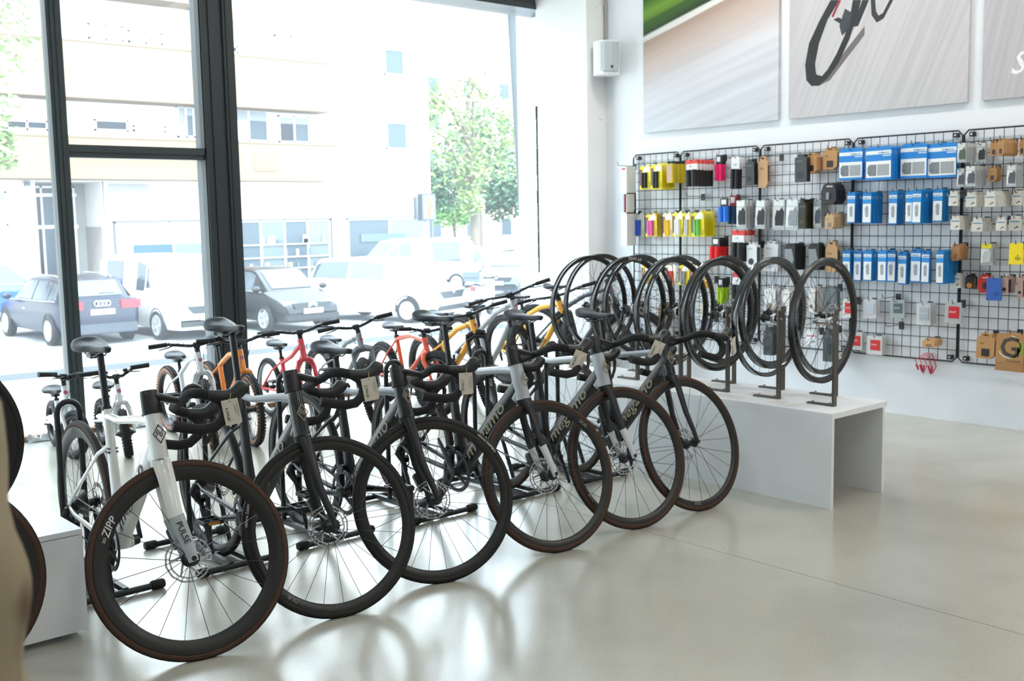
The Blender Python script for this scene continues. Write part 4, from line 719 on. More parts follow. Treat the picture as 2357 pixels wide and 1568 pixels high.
PROD = [
 ('grip', 7.0, 6.336, 6.212, 1.694, 1.907, 1, 'f2e02a', '1d2024', 'yellow card with two black handlebar grips, at the grid corner'),
 ('grip', 6.961, 6.173, 6.052, 1.688, 1.913, 6, 'f2e02a', '1d2024', 'yellow card with two black handlebar grips, front of the long row below the first grid panel top'),
 ('strip', 6.967, 5.994, 5.933, 1.737, 1.916, 6, 'c9b21c', '23211c', 'black and gold grip pack with a pink photo, at the first grid post'),
 ('grip2', 6.884, 5.725, 5.613, 1.698, 1.91, 6, 'e6453c', '1b1c1e', 'pair of black grips under a red and white header, top row'),
 ('tube', 7.05, 5.56, 5.49, 1.739, 1.944, 2, '2a2b2e', 'f01a6b', 'pair of pink foam grips, top row'),
 ('grip2', 7.061, 5.403, 5.326, 1.668, 1.922, 2, 'f1f1f4', '1c1d20', 'pair of black grips under a white header, top row'),
 ('box', 7.072, 5.271, 5.188, 1.694, 1.894, 1, '3a3d40', '1b1c1e', 'black accessory box with round picture, top row'),
 ('kraft', 7.106, 5.172, 5.086, 1.67, 1.913, 1, 'c9a27a', '2a2320', 'long kraft paper box with cut corner, at the second grid post'),
 ('box', 7.0, 4.764, 4.661, 1.698, 1.904, 1, '3d4144', '2a2c2f', 'slim dark box hanging askew, top row'),
 ('kraft', 7.048, 4.713, 4.608, 1.761, 1.909, 2, 'c29566', '3a2a1e', 'square kraft box with dark side window, top row'),
 ('kraft', 7.1, 4.586, 4.465, 1.784, 1.944, 1, 'c29566', '3a2a1e', 'square kraft box touching the big blue packs, top row'),
 ('big', 7.099, 4.45, 4.258, 1.701, 1.93, 2, '1b86d8', 'ffffff', 'wide blue and white brake pad pack, first of the four wide ones'),
 ('big', 7.011, 4.181, 3.983, 1.69, 1.923, 6, '1b86d8', 'ffffff', 'wide blue and white pack, second of the four wide ones'),
 ('big', 7.098, 3.963, 3.766, 1.694, 1.933, 2, '1b86d8', 'ffffff', 'wide blue and white pack, third of the four wide ones'),
 ('big', 7.116, 3.773, 3.565, 1.689, 1.924, 2, '1b86d8', 'ffffff', 'wide blue and white pack, last of the four wide ones'),
 ('bag', 6.988, 3.502, 3.44, 1.78, 1.907, 5, 'd9dedd', '55624f', 'clear bag with white card, top row beside the last wide blue pack'),
 ('bag', 7.103, 3.425, 3.361, 1.778, 1.906, 2, 'd9dedd', '3f4147', 'clear bag with white card, top row at the last grid post'),
 ('kraft', 7.115, 3.335, 3.292, 1.817, 1.918, 2, 'b98f60', '3a3236', 'small kraft card box, first of three at the top right'),
 ('kraft', 6.935, 3.206, 3.165, 1.808, 1.915, 7, 'b98f60', '4a4650', 'small kraft card box with a long row behind, second of three at the top right'),
 ('kraft', 7.07, 3.128, 3.095, 1.81, 1.914, 2, 'b98f60', '3a3236', 'small kraft card box, cut by the picture edge at the top right'),
 ('bag', 7.097, 3.552, 3.498, 1.62, 1.744, 2, 'd9dedd', '565a66', 'clear bag with white card, second row, left one of two side by side'),
 ('bag', 6.969, 3.429, 3.361, 1.62, 1.753, 8, 'd9dedd', '565a66', 'clear bag with white card and many behind it, second row'),
 ('kraft', 7.065, 3.318, 3.264, 1.648, 1.75, 4, 'b98f60', '4a4650', 'small kraft card box alone in the second row'),
 ('bag', 7.027, 3.183, 3.122, 1.612, 1.748, 6, 'd9dedd', '565a66', 'clear bag with white card, second row near the picture edge'),
 ('grip', 7.117, 6.517, 6.389, 1.286, 1.503, 1, 'dfe3d0', '2a55c8', 'pair of blue grips on a white card, left end of the coloured row'),
 ('grip', 7.078, 6.338, 6.208, 1.287, 1.496, 4, 'f0d23a', 'e66ab4', 'pair of pink grips on a yellow card, second in the coloured row'),
 ('grip', 7.0, 6.077, 5.976, 1.289, 1.5, 1, 'f2e7b0', 'f5c21a', 'pair of yellow grips on a pale card, coloured row'),
 ('grip', 7.0, 5.967, 5.854, 1.289, 1.506, 1, 'f1e22a', 'f0f0ee', 'pair of white grips on a yellow card, left of two white pairs'),
 ('grip', 7.0, 5.854, 5.775, 1.289, 1.5, 1, 'f1e22a', 'd2d2d0', 'pair of white grips on a yellow card, right of two white pairs'),
 ('grip', 6.982, 5.756, 5.625, 1.289, 1.502, 5, 'f0e01a', '6cc04e', 'pair of green grips on a yellow card, right end of the coloured row'),
 ('tube', 7.0, 5.476, 5.381, 1.407, 1.597, 1, '2a2b2e', '1f6fd6', 'pair of blue foam grips, middle row'),
 ('tube', 7.061, 5.427, 5.35, 1.388, 1.617, 2, 'a43a40', '1f4460', 'pair of dark teal grips under a red header, middle row'),
 ('bag', 7.004, 5.315, 5.223, 1.351, 1.576, 3, 'ecece8', '2c2f2c', 'clear bag of brake parts with white card, first of three'),
 ('bag', 7.049, 5.156, 5.062, 1.349, 1.572, 3, 'e6e9ea', '33353a', 'clear bag of brake parts with white card, second of three'),
 ('bag', 7.106, 5.037, 4.921, 1.337, 1.575, 2, 'efeff0', '2f3138', 'clear bag of brake parts with white card, third of three'),
 ('bag', 7.0, 4.84, 4.728, 1.338, 1.571, 1, 'dfe4ea', '8f979c', 'clear bag with silver cable inside, middle row'),
 ('box', 7.008, 4.73, 4.673, 1.348, 1.569, 5, '2b2a1e', '4a4a22', 'black and olive pack, middle row'),
 ('bag', 7.076, 4.651, 4.583, 1.356, 1.56, 4, '9aa2a8', '59626a', 'grey clear bag with long cable parts, middle row'),
 ('round', 7.007, 4.537, 4.41, 1.528, 1.683, 3, '26272a', '8a8f94', 'rounded black light pack above the small kraft boxes'),
 ('kraft', 6.984, 4.486, 4.413, 1.347, 1.461, 4, 'c9a87f', '8a8178', 'small kraft box with printed end label, below the black packs'),
 ('blue', 7.041, 4.34, 4.276, 1.386, 1.612, 4, '137cc2', 'eef2f5', 'narrow blue cable pack, first in the upper blue row'),
 ('blue', 6.977, 4.178, 4.11, 1.383, 1.606, 7, '137cc2', 'eef2f5', 'narrow blue cable pack, second in the upper blue row'),
 ('blue', 7.045, 4.012, 3.949, 1.374, 1.611, 3, '137cc2', 'eef2f5', 'narrow blue cable pack, third in the upper blue row'),
 ('blue', 7.0, 3.862, 3.811, 1.385, 1.606, 1, '1a86d8', 'eef2f5', 'narrow blue cable pack, fourth in the upper blue row'),
 ('blue', 6.985, 3.802, 3.739, 1.379, 1.613, 6, '137cc2', 'eef2f5', 'narrow blue cable pack, fifth in the upper blue row'),
 ('blue', 7.049, 3.689, 3.62, 1.389, 1.615, 4, '137cc2', 'eef2f5', 'narrow blue cable pack, last in the upper blue row'),
 ('small', 7.0, 3.551, 3.487, 1.495, 1.593, 1, 'd9d6cd', '4a86ad', 'small white screw card, first in the upper white row'),
 ('small', 7.017, 3.445, 3.374, 1.487, 1.584, 5, 'd9d6cd', '4a86ad', 'small white screw card, second in the upper white row'),
 ('small', 6.923, 3.269, 3.201, 1.484, 1.584, 7, 'd9d6cd', '4a86ad', 'small white screw card, third in the upper white row'),
 ('small', 7.096, 3.176, 3.112, 1.49, 1.585, 2, 'd9d6cd', '4a86ad', 'small white screw card, last in the upper white row'),
 ('small', 7.0, 3.534, 3.468, 1.336, 1.429, 5, 'd9d6cd', '4a86ad', 'small white screw card, first in the lower white row'),
 ('small', 6.998, 3.389, 3.314, 1.324, 1.412, 5, 'd9d6cd', '4a86ad', 'small white screw card, second in the lower white row'),
 ('small', 7.0, 3.229, 3.167, 1.329, 1.416, 1, 'd9d6cd', '4a86ad', 'small white screw card, third in the lower white row'),
 ('small', 7.095, 3.187, 3.112, 1.327, 1.423, 2, 'd9d6cd', '2f8fb0', 'small white screw card, last in the lower white row'),
 ('tube', 6.999, 5.557, 5.46, 1.082, 1.282, 4, '2a2b2e', 'e3141c', 'pair of red foam grips, behind the tops of the display wheels'),
 ('grip2', 6.97, 5.326, 5.212, 1.094, 1.338, 4, 'df3a35', '1f2226', 'pair of black grips under a red and white header, lower row'),
 ('box', 7.0, 5.2, 5.105, 1.047, 1.245, 1, 'e6e9ee', '33373f', 'tall narrow white box, lower row'),
 ('box', 7.105, 5.108, 4.977, 1.014, 1.253, 2, 'e6e9ee', 'c4c8cf', 'wide white box, lower row'),
 ('strip', 6.991, 4.842, 4.749, 1.036, 1.237, 4, '1d1e20', '8c9296', 'grey and black kickstand pack, left of two'),
 ('strip', 7.047, 4.668, 4.578, 1.037, 1.236, 3, '1d1e20', '8c9296', 'grey and black kickstand pack, right of two'),
 ('kraft', 7.088, 4.548, 4.448, 1.022, 1.252, 1, 'c4a076', '3d3b39', 'kraft box with window behind the top of the nearest display wheel'),
 ('blue', 7.093, 4.404, 4.342, 0.958, 1.191, 2, '137cc2', 'eef2f5', 'narrow blue brake pack, first in the lower blue row'),
 ('blue', 7.116, 4.324, 4.264, 0.962, 1.188, 2, '137cc2', 'eef2f5', 'narrow blue brake pack, second in the lower blue row'),
 ('blue', 7.069, 4.218, 4.152, 0.968, 1.191, 3, '137cc2', 'eef2f5', 'narrow blue brake pack, third in the lower blue row'),
 ('blue', 7.0, 4.064, 4.0, 0.973, 1.195, 1, '1a86d8', 'eef2f5', 'narrow blue brake pack, fourth in the lower blue row'),
 ('blue', 7.116, 4.063, 3.992, 0.964, 1.194, 2, '137cc2', 'eef2f5', 'narrow blue brake pack, fifth in the lower blue row'),
 ('blue', 7.092, 3.958, 3.896, 0.95, 1.183, 3, '137cc2', 'eef2f5', 'narrow blue brake pack, sixth and lowest in the lower blue row'),
 ('blue', 7.116, 3.876, 3.802, 0.967, 1.202, 2, '137cc2', 'eef2f5', 'narrow blue brake pack, seventh in the lower blue row'),
 ('blue', 7.104, 3.789, 3.731, 0.964, 1.194, 2, '137cc2', 'eef2f5', 'narrow blue brake pack, eighth in the lower blue row'),
 ('blue', 6.917, 3.586, 3.535, 0.975, 1.202, 9, '137cc2', 'eef2f5', 'narrow blue brake pack, last in the lower blue row with the longest row behind'),
 ('kraft', 6.999, 3.525, 3.468, 1.13, 1.241, 2, 'b07f55', '8d6444', 'brown kraft box overlapping the end of the blue row'),
 ('bag', 7.034, 3.345, 3.267, 1.101, 1.243, 2, 'f2df2a', 'b9c0bd', 'clear bag with yellow header, right part of the wall'),
 ('card', 7.0, 3.138, 3.049, 1.112, 1.248, 1, 'f4d911', '2b2a20', 'bright yellow card with a chain link mark, at the picture edge'),
 ('small', 7.085, 3.559, 3.498, 0.94, 1.041, 2, 'd5d6d0', '4a86ad', 'white pack with a blue stripe, right below the blue row'),
 ('box', 7.109, 3.474, 3.408, 0.936, 1.03, 2, '2c2a28', 'd98f2c', 'black box with orange stripe beside the red tool card'),
 ('round', 7.09, 3.383, 3.286, 0.915, 1.037, 1, 'c8281f', '3a2a2a', 'rounded red tool card with a black tool'),
 ('card', 7.0, 3.281, 3.181, 0.873, 1.021, 1, '2f5cb0', '27509c', 'blue pouch behind the red tool card'),
 ('box', 7.026, 3.194, 3.149, 0.92, 1.033, 2, 'b99a90', '2a2526', 'pink and black light box right of the blue pouch'),
 ('box', 7.076, 3.111, 3.075, 0.894, 1.033, 2, 'b99a90', '2a2526', 'pink and black light box cut by the picture edge'),
 ('red', 7.0, 4.347, 4.241, 0.698, 0.835, 1, 'e2e2e2', 'd2232c', 'clear pack with a red square, partly behind the nearest display wheel'),
 ('red', 7.057, 4.215, 4.111, 0.698, 0.834, 2, 'dfe2e6', 'bfc8d4', 'clear pack with a pale blue square, right of the nearest wheel'),
 ('red', 7.116, 4.032, 3.918, 0.708, 0.838, 2, 'b9c1c2', '59666a', 'clear pack with a dark grey square'),
 ('red', 7.037, 3.789, 3.684, 0.676, 0.827, 3, 'dcdfe1', 'aab4bc', 'clear pack with a grey square and dark edge'),
 ('red', 7.0, 3.562, 3.444, 0.705, 0.849, 1, 'c3c4c3', 'cc1f28', 'clear pack with a red square near the lower grid post'),
 ('red', 7.081, 4.335, 4.228, 0.455, 0.587, 2, 'dcdcdc', 'cf1f27', 'clear pack with a red label, lower left of the bottom row'),
 ('red', 7.074, 4.185, 4.06, 0.433, 0.569, 4, 'dedede', 'cf2a2c', 'clear pack with a red and white label, bottom row'),
 ('kraft', 7.012, 3.723, 3.631, 0.528, 0.585, 2, 'cfa06e', '8d7358', 'kraft header pack with a clear bag of small parts, bottom row'),
 ('kraft', 7.0, 3.33, 3.209, 0.485, 0.653, 1, 'b98d5e', '2a2624', 'kraft box with a picture of a white cable'),
 ('gcard', 7.0, 3.202, 3.019, 0.416, 0.672, 1, 'a87c50', '45423c', 'large kraft chain box with a big letter G'),
 ('tube', 7.037, 5.52, 5.458, 0.744, 0.95, 4, '2a2b2e', 'a9cf1c', 'pair of lime green foam grips seen through a display wheel'),
 ('grip2', 7.0, 5.338, 5.245, 0.753, 1.003, 1, 'd8414a', '1e1f22', 'black grips under a pink and white header, seen through a display wheel'),
 ('box', 7.054, 5.067, 4.966, 0.694, 0.902, 3, 'e3e3e3', '9a8c7e', 'tall white box with brown edge, left of two seen through a wheel'),
 ('box', 7.053, 4.901, 4.834, 0.685, 0.897, 3, 'e3e3e3', '9a8c7e', 'tall white box with brown edge, right of two seen through a wheel'),
 ('box', 7.041, 4.652, 4.599, 0.716, 0.916, 3, 'dcd9d4', '8a7a6a', 'white and brown box seen through the nearest wheel'),
 ('box', 7.0, 4.509, 4.392, 0.734, 0.925, 1, '6b7478', '596266', 'grey pack seen through the nearest wheel'),
 ('small', 7.0, 4.651, 4.556, 0.473, 0.588, 1, 'e3e6ea', 'c2393f', 'white card seen through the nearest wheel'),
 ('box', 7.0, 4.499, 4.404, 0.361, 0.614, 1, '4b5154', '2c2f31', 'tall dark grey box behind the upright of the nearest wheel'),
 ('box', 7.036, 5.06, 4.974, 0.359, 0.579, 2, '45494d', '2c2f31', 'dark box with pale letters seen through the second wheel'),
 ('grip', 7.0, 6.321, 6.206, 0.876, 1.057, 1, 'ecd83a', 'cdb48f', 'pair of tan grips seen through a display wheel'),
 ('grip', 7.0, 6.181, 6.093, 0.873, 1.059, 1, 'f0e8c8', '68b6dc', 'pair of light blue grips seen through a display wheel'),
 ('grip', 7.0, 6.045, 5.93, 0.878, 1.062, 1, 'eee0c0', 'e0444a', 'pair of red grips seen through a display wheel'),
 ('grip', 7.0, 5.901, 5.785, 0.883, 1.061, 1, 'eedd3a', '9a9896', 'pair of grey grips seen through a display wheel'),
 ('grip', 7.0, 5.78, 5.67, 0.884, 1.071, 1, 'f0d07a', 'f08428', 'pair of orange grips seen through a display wheel'),
 ('grip', 7.0, 5.652, 5.562, 0.866, 0.952, 1, 'f0c030', 'e8a018', 'small amber pack seen through a display wheel'),
 ('kraft', 7.077, 6.191, 6.093, 0.492, 0.711, 3, '9a7a60', '5a463a', 'brown box with dark slots seen between the wheels'),
 ('card', 7.0, 5.665, 5.539, 0.634, 0.749, 1, 'd8cbb8', 'c8343a', 'beige card with a red mark hanging among the wheels'),
 ('tube', 7.0, 5.651, 5.57, 0.551, 0.626, 1, '2a2b2e', '2458b8', 'pair of short blue grips below the beige card'),
]
def lab16(s):
    w = s.split()
    return ' '.join(w[:16])
def item_meshes(ty, w, h, t, c1, c2):
    # local: x to the right, y into the wall, z up; origin at the top middle of the front face. -> list of (name, mesh, material) ; first is the body
    R = []; A = lambda n, g, m, s=0: R.append((n, g.mesh(n, m, s)))
    m1, m2 = M(c1, .5), M(c2, .5)
    def box(x0, x1, z0, z1, y0=0, y1=None): return MB().b2((x0, y0, z0), (x1, t if y1 is None else y1, z1))
    hw = w/2
    if ty in ('grip', 'tube', 'grip2'):
        gr = min(w*.21, t*.9 if t > .02 else .02); k = {'grip': .30, 'tube': .36, 'grip2': .40}[ty]; cy = t*.5
        if ty == 'grip':
            A('card', MB().prism([(-hw, -h), (hw, -h), (hw, -h*.14), (hw*.55, 0), (hw*.1, -h*.14), (-hw*.35, -h*.05), (-hw, -h*.12)], (0, t*.55, 0), (1, 0, 0), (0, 0, 1), (0, t*.3, 0)), m1)
            A('photo', box(-hw, -hw*.55, -h*.85, -h*.2, t*.5, t*.54), M('7d5a58', .6)); A('header', MB().prism([(-hw*.4, -h*.32), (hw*.8, -h*.32), (hw*.8, -h*.16), (hw*.4, -h*.03), (-hw*.1, -h*.16)], (0, t*.5, 0), (1, 0, 0), (0, 0, 1), (0, t*.05, 0)), M('f0eef2', .5))
            if w > .09: R.append(('print', MB().text('GRIPS', h*.10, (hw*.93, t*.535, -h*.95), (0, 0, 1), (-1, 0, 0), .0003).mesh('print', M('2a2a1c', .5), 0)))
            xs = (-w*.14, w*.10); z1, z0, gr = -h*.34, -h*.95, w*.12
        elif ty == 'tube':
            A('header', box(-hw*.8, hw*.8, -h*k, 0, t*.3, t*.7), m1); A('label', box(-hw*.55, hw*.45, -h*.26, -h*.06, t*.26, t*.3), M('e9e9ea', .5)); xs = (-w*.26, w*.26); z1, z0, gr = -h*k, -h, w*.25
        else:
            A('header', box(-hw, hw, -h*k, 0, t*.3, t*.7), M('ecebed', .5)); A('stripe', box(-hw, hw, -h*.15, 0, t*.26, t*.72), m1); xs = (-w*.25, w*.25); z1, z0, gr = -h*k*.95, -h, w*.23
            R.append(('print', MB().text('GRIP', h*.07, (-hw*.5, t*.29, -h*.27), (1, 0, 0), (0, 0, 1), .0003).mesh('print', M('555a60', .5), 0)))
        for x in xs: A('grip', MB().lathe([(gr*.5, z0), (gr, z0), (gr, z1), (gr*.5, z1)], c=(x, cy-gr*.55, 0), ax=(0, 0, 1), n=12), m2, 40)
    elif ty in ('blue', 'big'):
        big = ty == 'big'
        A('pack', MB().prism([(-hw, -h), (hw, -h), (hw, -h*.06), (hw*.7, 0), (-hw*.7, 0), (-hw, -h*.06)], (0, 0, 0), (1, 0, 0), (0, 0, 1), (0, t, 0)), m1)
        if big:
            A('stripe', box(-hw*.98, hw*.99, -h*.24, -h*.13, -.0008, 0), M('eef3f6', .5)); A('panel', box(-hw*.96, hw*.97, -h*.93, -h*.44, -.0008, 0), M('f3f5f6', .5))
            A('photo', MB().prism([(-hw*.85, -h*.80), (-hw*.7, -h*.88), (-hw*.15, -h*.88), (-hw*.15, -h*.54), (-hw*.7, -h*.54), (-hw*.85, -h*.62)], (0, -.0014, 0), (1, 0, 0), (0, 0, 1), (0, .0006, 0)), M('7f8488', .6, noise=.5, scale=40)); A('photo', box(-hw*.08, hw*.85, -h*.88, -h*.54, -.0014, -.0008), M('a7abae', .6, noise=.15, scale=60))
            R.append(('print', MB().text('SHIMANO', h*.085, (-hw*.0, -.001, -h*.225), (1, 0, 0), (0, 0, 1), .0003, .01).mesh('print', M('4f87b5', .5), 0))); A('stripe', box(hw*.35, hw*.97, -h*.30, -h*.265, -.0008, 0), M('cfe0ee', .5))
        else:
            A('stripe', box(-hw*.96, hw*.96, -h*.23, -h*.13, -.0008, 0), M('dfeaf3', .5)); A('stripe', box(-hw*.98, hw*.98, -h*.36, -h*.24, -.0006, 0), M('2a93e0', .5)); A('panel', box(-hw*.92, hw*.92, -h*.96, -h*.37, -.0008, 0), m2)
            A('photo', MB().prism([(-hw*.35, -h*.72), (-hw*.1, -h*.80), (hw*.35, -h*.78), (hw*.45, -h*.50), (hw*.1, -h*.43), (-hw*.4, -h*.5)], (0, -.0014, 0), (1, 0, 0), (0, 0, 1), (0, .0006, 0)), M('a3aaae', .6, noise=.6, scale=60))
            R.append(('print', MB().text('SHIMANO', h*.052, (-hw*.8, -.001, -h*.21), (1, 0, 0), (0, 0, 1), .0003, .01).mesh('print', M('3f79ad', .5), 0)))
    elif ty == 'kraft':
        A('carton', MB().prism([(-hw, -h), (hw*.5, -h), (hw, -h*.86), (hw, -h*.2), (hw*.7, -h*.14), (hw*.6, 0), (-hw*.6, 0), (-hw*.7, -h*.14), (-hw, -h*.2)], (0, 0, 0), (1, 0, 0), (0, 0, 1), (0, t, 0)), M(c1, .8)); A('window', box(-hw*.4, hw*.5, -h*.9, -h*.6, -.001, 0) if h < .2 else MB().b2((hw*.99, t*.2, -h*.8), (hw*1.01, t*.8, -h*.3)), m2)
        A('slot', box(-hw*.3, hw*.3, -h*.09, -h*.05, -.001, 0), M('3a2a1c', .7))
        R.append(('print', MB().text('BIKE', h*.08, (-hw*.6, -.001, -h*.42), (1, 0, 0), (0, 0, 1), .0003).mesh('print', M('7a5836', .6), 0)))
    elif ty == 'box':
        A('carton', MB().prism([(-hw, -h), (hw, -h), (hw, -h*.12), (hw*.55, -h*.10), (hw*.55, 0), (-hw*.55, 0), (-hw*.55, -h*.10), (-hw, -h*.12)], (0, 0, 0), (1, 0, 0), (0, 0, 1), (0, t, 0)), m1); A('slot', box(-hw*.25, hw*.25, -h*.06, -h*.03, -.001, 0), M('4a4c50', .5)); A('side_label', MB().b2((hw, t*.1, -h*.95), (hw+.0008, t*.9, -h*.2)), m2); A('picture', MB().lathe([(0, 0), (hw*.55, 0), (hw*.55, .001), (0, .001)], c=(-hw*.1, -.001, -h*.76), ax=(0, 1, 0), n=16) if h < .24 else box(hw*.1, hw*.55, -h*.8, -h*.45, -.001, 0), m2)
        R.append(('print', MB().text('LEZYNE' if c1 < '5' else 'SERFAS', h*.07, (-hw*.7, -.001, -h*.27), (1, 0, 0), (0, 0, 1), .0003).mesh('print', M('9a9ca0', .5), 0)))
    elif ty in ('bag', 'red'):
        A('bag', MB().prism([(-hw, -h), (hw, -h), (hw*.94, 0), (-hw*.94, 0)], (0, t*.25, 0), (1, 0, 0), (0, 0, 1), (0, t*.5, 0)), M('c3c9cb' if ty == 'bag' else c1, .25, alpha=.8)); 
        if ty == 'bag':
            A('header_card', box(-hw*.8, hw*.8, -h*.22, -h*.01, t*.15, t*.8), m1); A('card', box(-hw*.9, hw*.4, -h*.9, -h*.24, t*.18, t*.24), M('e3e6e6', .4)); A('contents', MB().prism([(-hw*.45, -h*.86), (hw*.8, -h*.84), (hw*.88, -h*.4), (hw*.5, -h*.27), (hw*.1, -h*.38), (-hw*.25, -h*.34), (-hw*.55, -h*.6)], (0, 0, 0), (1, 0, 0), (0, 0, 1), (0, t*.18, 0)), M(c2, .6, noise=.5, scale=50))
        else:
            A('label', box(-hw*.5, hw*.75, -h*.75, -h*.2, t*.1, t*.24), m2); R.append(('print', MB().text('SRAM', h*.13, (-hw*.4, t*.095, -h*.5), (1, 0, 0), (0, 0, 1), .0003).mesh('print', M('e0e0e0', .5), 0)))
    elif ty == 'small':
        A('card', MB().prism([(-hw, -h), (hw, -h), (hw, -h*.27), (hw*.8, -h*.24), (hw*.8, 0), (-hw*.7, 0), (-hw*.7, -h*.24), (-hw, -h*.27)], (0, 0, 0), (1, 0, 0), (0, 0, 1), (0, t, 0)), m1); A('stripe', box(-hw*.85, hw*.85, -h*.42, -h*.35, -.0008, 0), m2); A('screw_print', MB().b2((hw*.0, -.0008, -h*.86), (hw*.25, 0, -h*.78)).b2((hw*.3, -.0008, -h*.80), (hw*.65, 0, -h*.70)), M('45444a', .5))
    elif ty == 'strip':
        A('pack', box(-hw, hw, -h, -h*.12), m1); A('header', box(-hw*.9, hw*.9, -h*.14, 0, t*.3, t*.7), M('1f2022', .5)); A('photo', MB().prism([(-hw*.95, -h*.95), (hw*.2, -h*.95), (hw*.75, -h*.6), (hw*.4, -h*.2), (-hw*.95, -h*.2)], (0, -.001, 0), (1, 0, 0), (0, 0, 1), (0, .001, 0)), M('c9a79b' if c1[0] == 'c' else c2, .6))
    elif ty == 'round':
        A('card', MB().prism([(-hw*.6, -h), (hw*.6, -h), (hw, -h*.8), (hw*.95, -h*.35), (hw*.6, -h*.08), (hw*.2, 0), (-hw*.3, 0), (-hw*.7, -h*.1), (-hw, -h*.4), (-hw, -h*.8)], (0, 0, 0), (1, 0, 0), (0, 0, 1), (0, t, 0)), m1); A('tool', MB().b2((-hw*.2, -.012, -h*.78), (hw*.15, 0, -h*.45)), m2); A('stripe', box(-hw*.3, hw*.5, -h*.2, -h*.14, -.001, 0), M('cfc8c4', .5))
    elif ty == 'card':
        A('card', MB().prism([(-hw, -h), (hw, -h), (hw, -h*.05), (hw*.9, 0), (-hw*.8, 0), (-hw*.95, -h*.06)], (0, 0, 0), (1, 0, 0), (0, 0, 1), (0, min(t, .01), 0)), m1); A('mark', MB().lathe([(h*.045, 0), (h*.07, 0), (h*.07, .001), (h*.045, .001)], c=(-h*.06+hw*.3, -.001, -h*.72), n=14, ax=(0, 1, 0)).lathe([(h*.045, 0), (h*.07, 0), (h*.07, .001), (h*.045, .001)], c=(h*.06+hw*.3, -.001, -h*.72), n=14, ax=(0, 1, 0)).b2((hw*.3-h*.02, -.001, -h*.62), (hw*.3+h*.02, 0, -h*.55)), m2)
    elif ty == 'gcard':
        A('carton', box(-hw, hw, -h, -h*.06), M(c1, .8)); A('hang_tab', box(-hw*.25, hw*.75, -h*.06, 0, 0, .004), M('b5895a', .8)); A('panel', box(-hw*.98, hw*.98, -h*.78, -h*.07, -.001, 0), M('b08656', .8)); R.append(('lettering', MB().text('G', h*.72, (-hw*.72, -.0012, -h*.63), (1, 0, 0), (0, 0, 1), .0004, .02).text('Premium', h*.10, (-hw*.25, -.0012, -h*.76), (1, 0, 0), (0, 0, 1), .0004, 0, .3).mesh('lettering', m2, 0)))
        R.append(('chain_print', MB().lathe([(h*.27, 0), (h*.30, 0), (h*.30, .001), (h*.27, .001)], c=(-hw*.05, -.0016, -h*.37), ax=(0, 1, 0), n=24, a0=.2, a1=4.2).mesh('chain_print', M('d8d3c8', .6), 0))); A('label', box(hw*.55, hw*.98, -h*.55, -h*.25, -.0016, -.001), M('8f9a3a', .6))
    return R
def hook(lab, y, z, L):
    g = MB().tube([(0, 0, 0), (-L, 0, .0), (-L-.012, 0, .008), (-L-.022, 0, .03)], .0026, 6)
    t = thing('display_hook', lab, 'hook', (GX-.008, y, z), 0, 'black display hooks on the grid'); g.build('rod', m_grid, t, 60); MB().b2((-.006, -.018, -.035), (.004, .018, .02)).build('clip_plate', m_grid, t, 0)
rp = random.Random(11); ORD = ['first', 'second', 'third', 'fourth', 'fifth', 'sixth', 'seventh', 'eighth', 'ninth', 'tenth']
for ty, xf, y0, y1, z0, z1, n, c1, c2, lab in PROD:
    w, h = y0-y1, z1-z0; D = 7.14-xf; pit = D/n; th = min(pit*.86, .05) if n > 1 else min(D*.8, .05 if ty in ('kraft', 'box', 'gcard') else .022)
    parts = item_meshes(ty, w, h, th, c1, c2)
    nm = {'grip': 'grip_pack', 'grip2': 'grip_pack', 'tube': 'foam_grip_pack', 'strip': 'parts_pack', 'box': 'accessory_box', 'kraft': 'kraft_box', 'blue': 'brake_part_pack', 'big': 'brake_part_pack', 'bag': 'clear_parts_bag', 'small': 'screw_card', 'round': 'tool_card', 'red': 'brake_disc_pack', 'card': 'hang_card', 'gcard': 'chain_box'}[ty]
    cat = {'box': 'box', 'kraft': 'box', 'gcard': 'box', 'bag': 'bag', 'small': 'card', 'round': 'card', 'card': 'card'}.get(ty, 'pack')
    hook(lab16('black hook holding the '+lab), (y0+y1)/2, z1-.012, max(.06, D-.005))
    for k in range(n):
        r = thing(nm, lab16(lab if k == 0 else ORD[k]+' one behind the '+lab), cat, (xf+pit*k+.0005, (y0+y1)/2+(rp.uniform(-.004, .004) if k else 0), z1), -PI/2, lab16('hanging with the '+lab) if n > 1 else None)
        r.rotation_euler = (0, rp.uniform(-.035, .035) if ty not in ('blue', 'big', 'gcard') else rp.uniform(-.012, .012), -PI/2)
        for j, (pn, me) in enumerate(parts):
            if k == 0 or pn in ('card', 'grip', 'header', 'stripe', 'pack', 'carton', 'bag', 'header_card') : obj(pn, me, r)
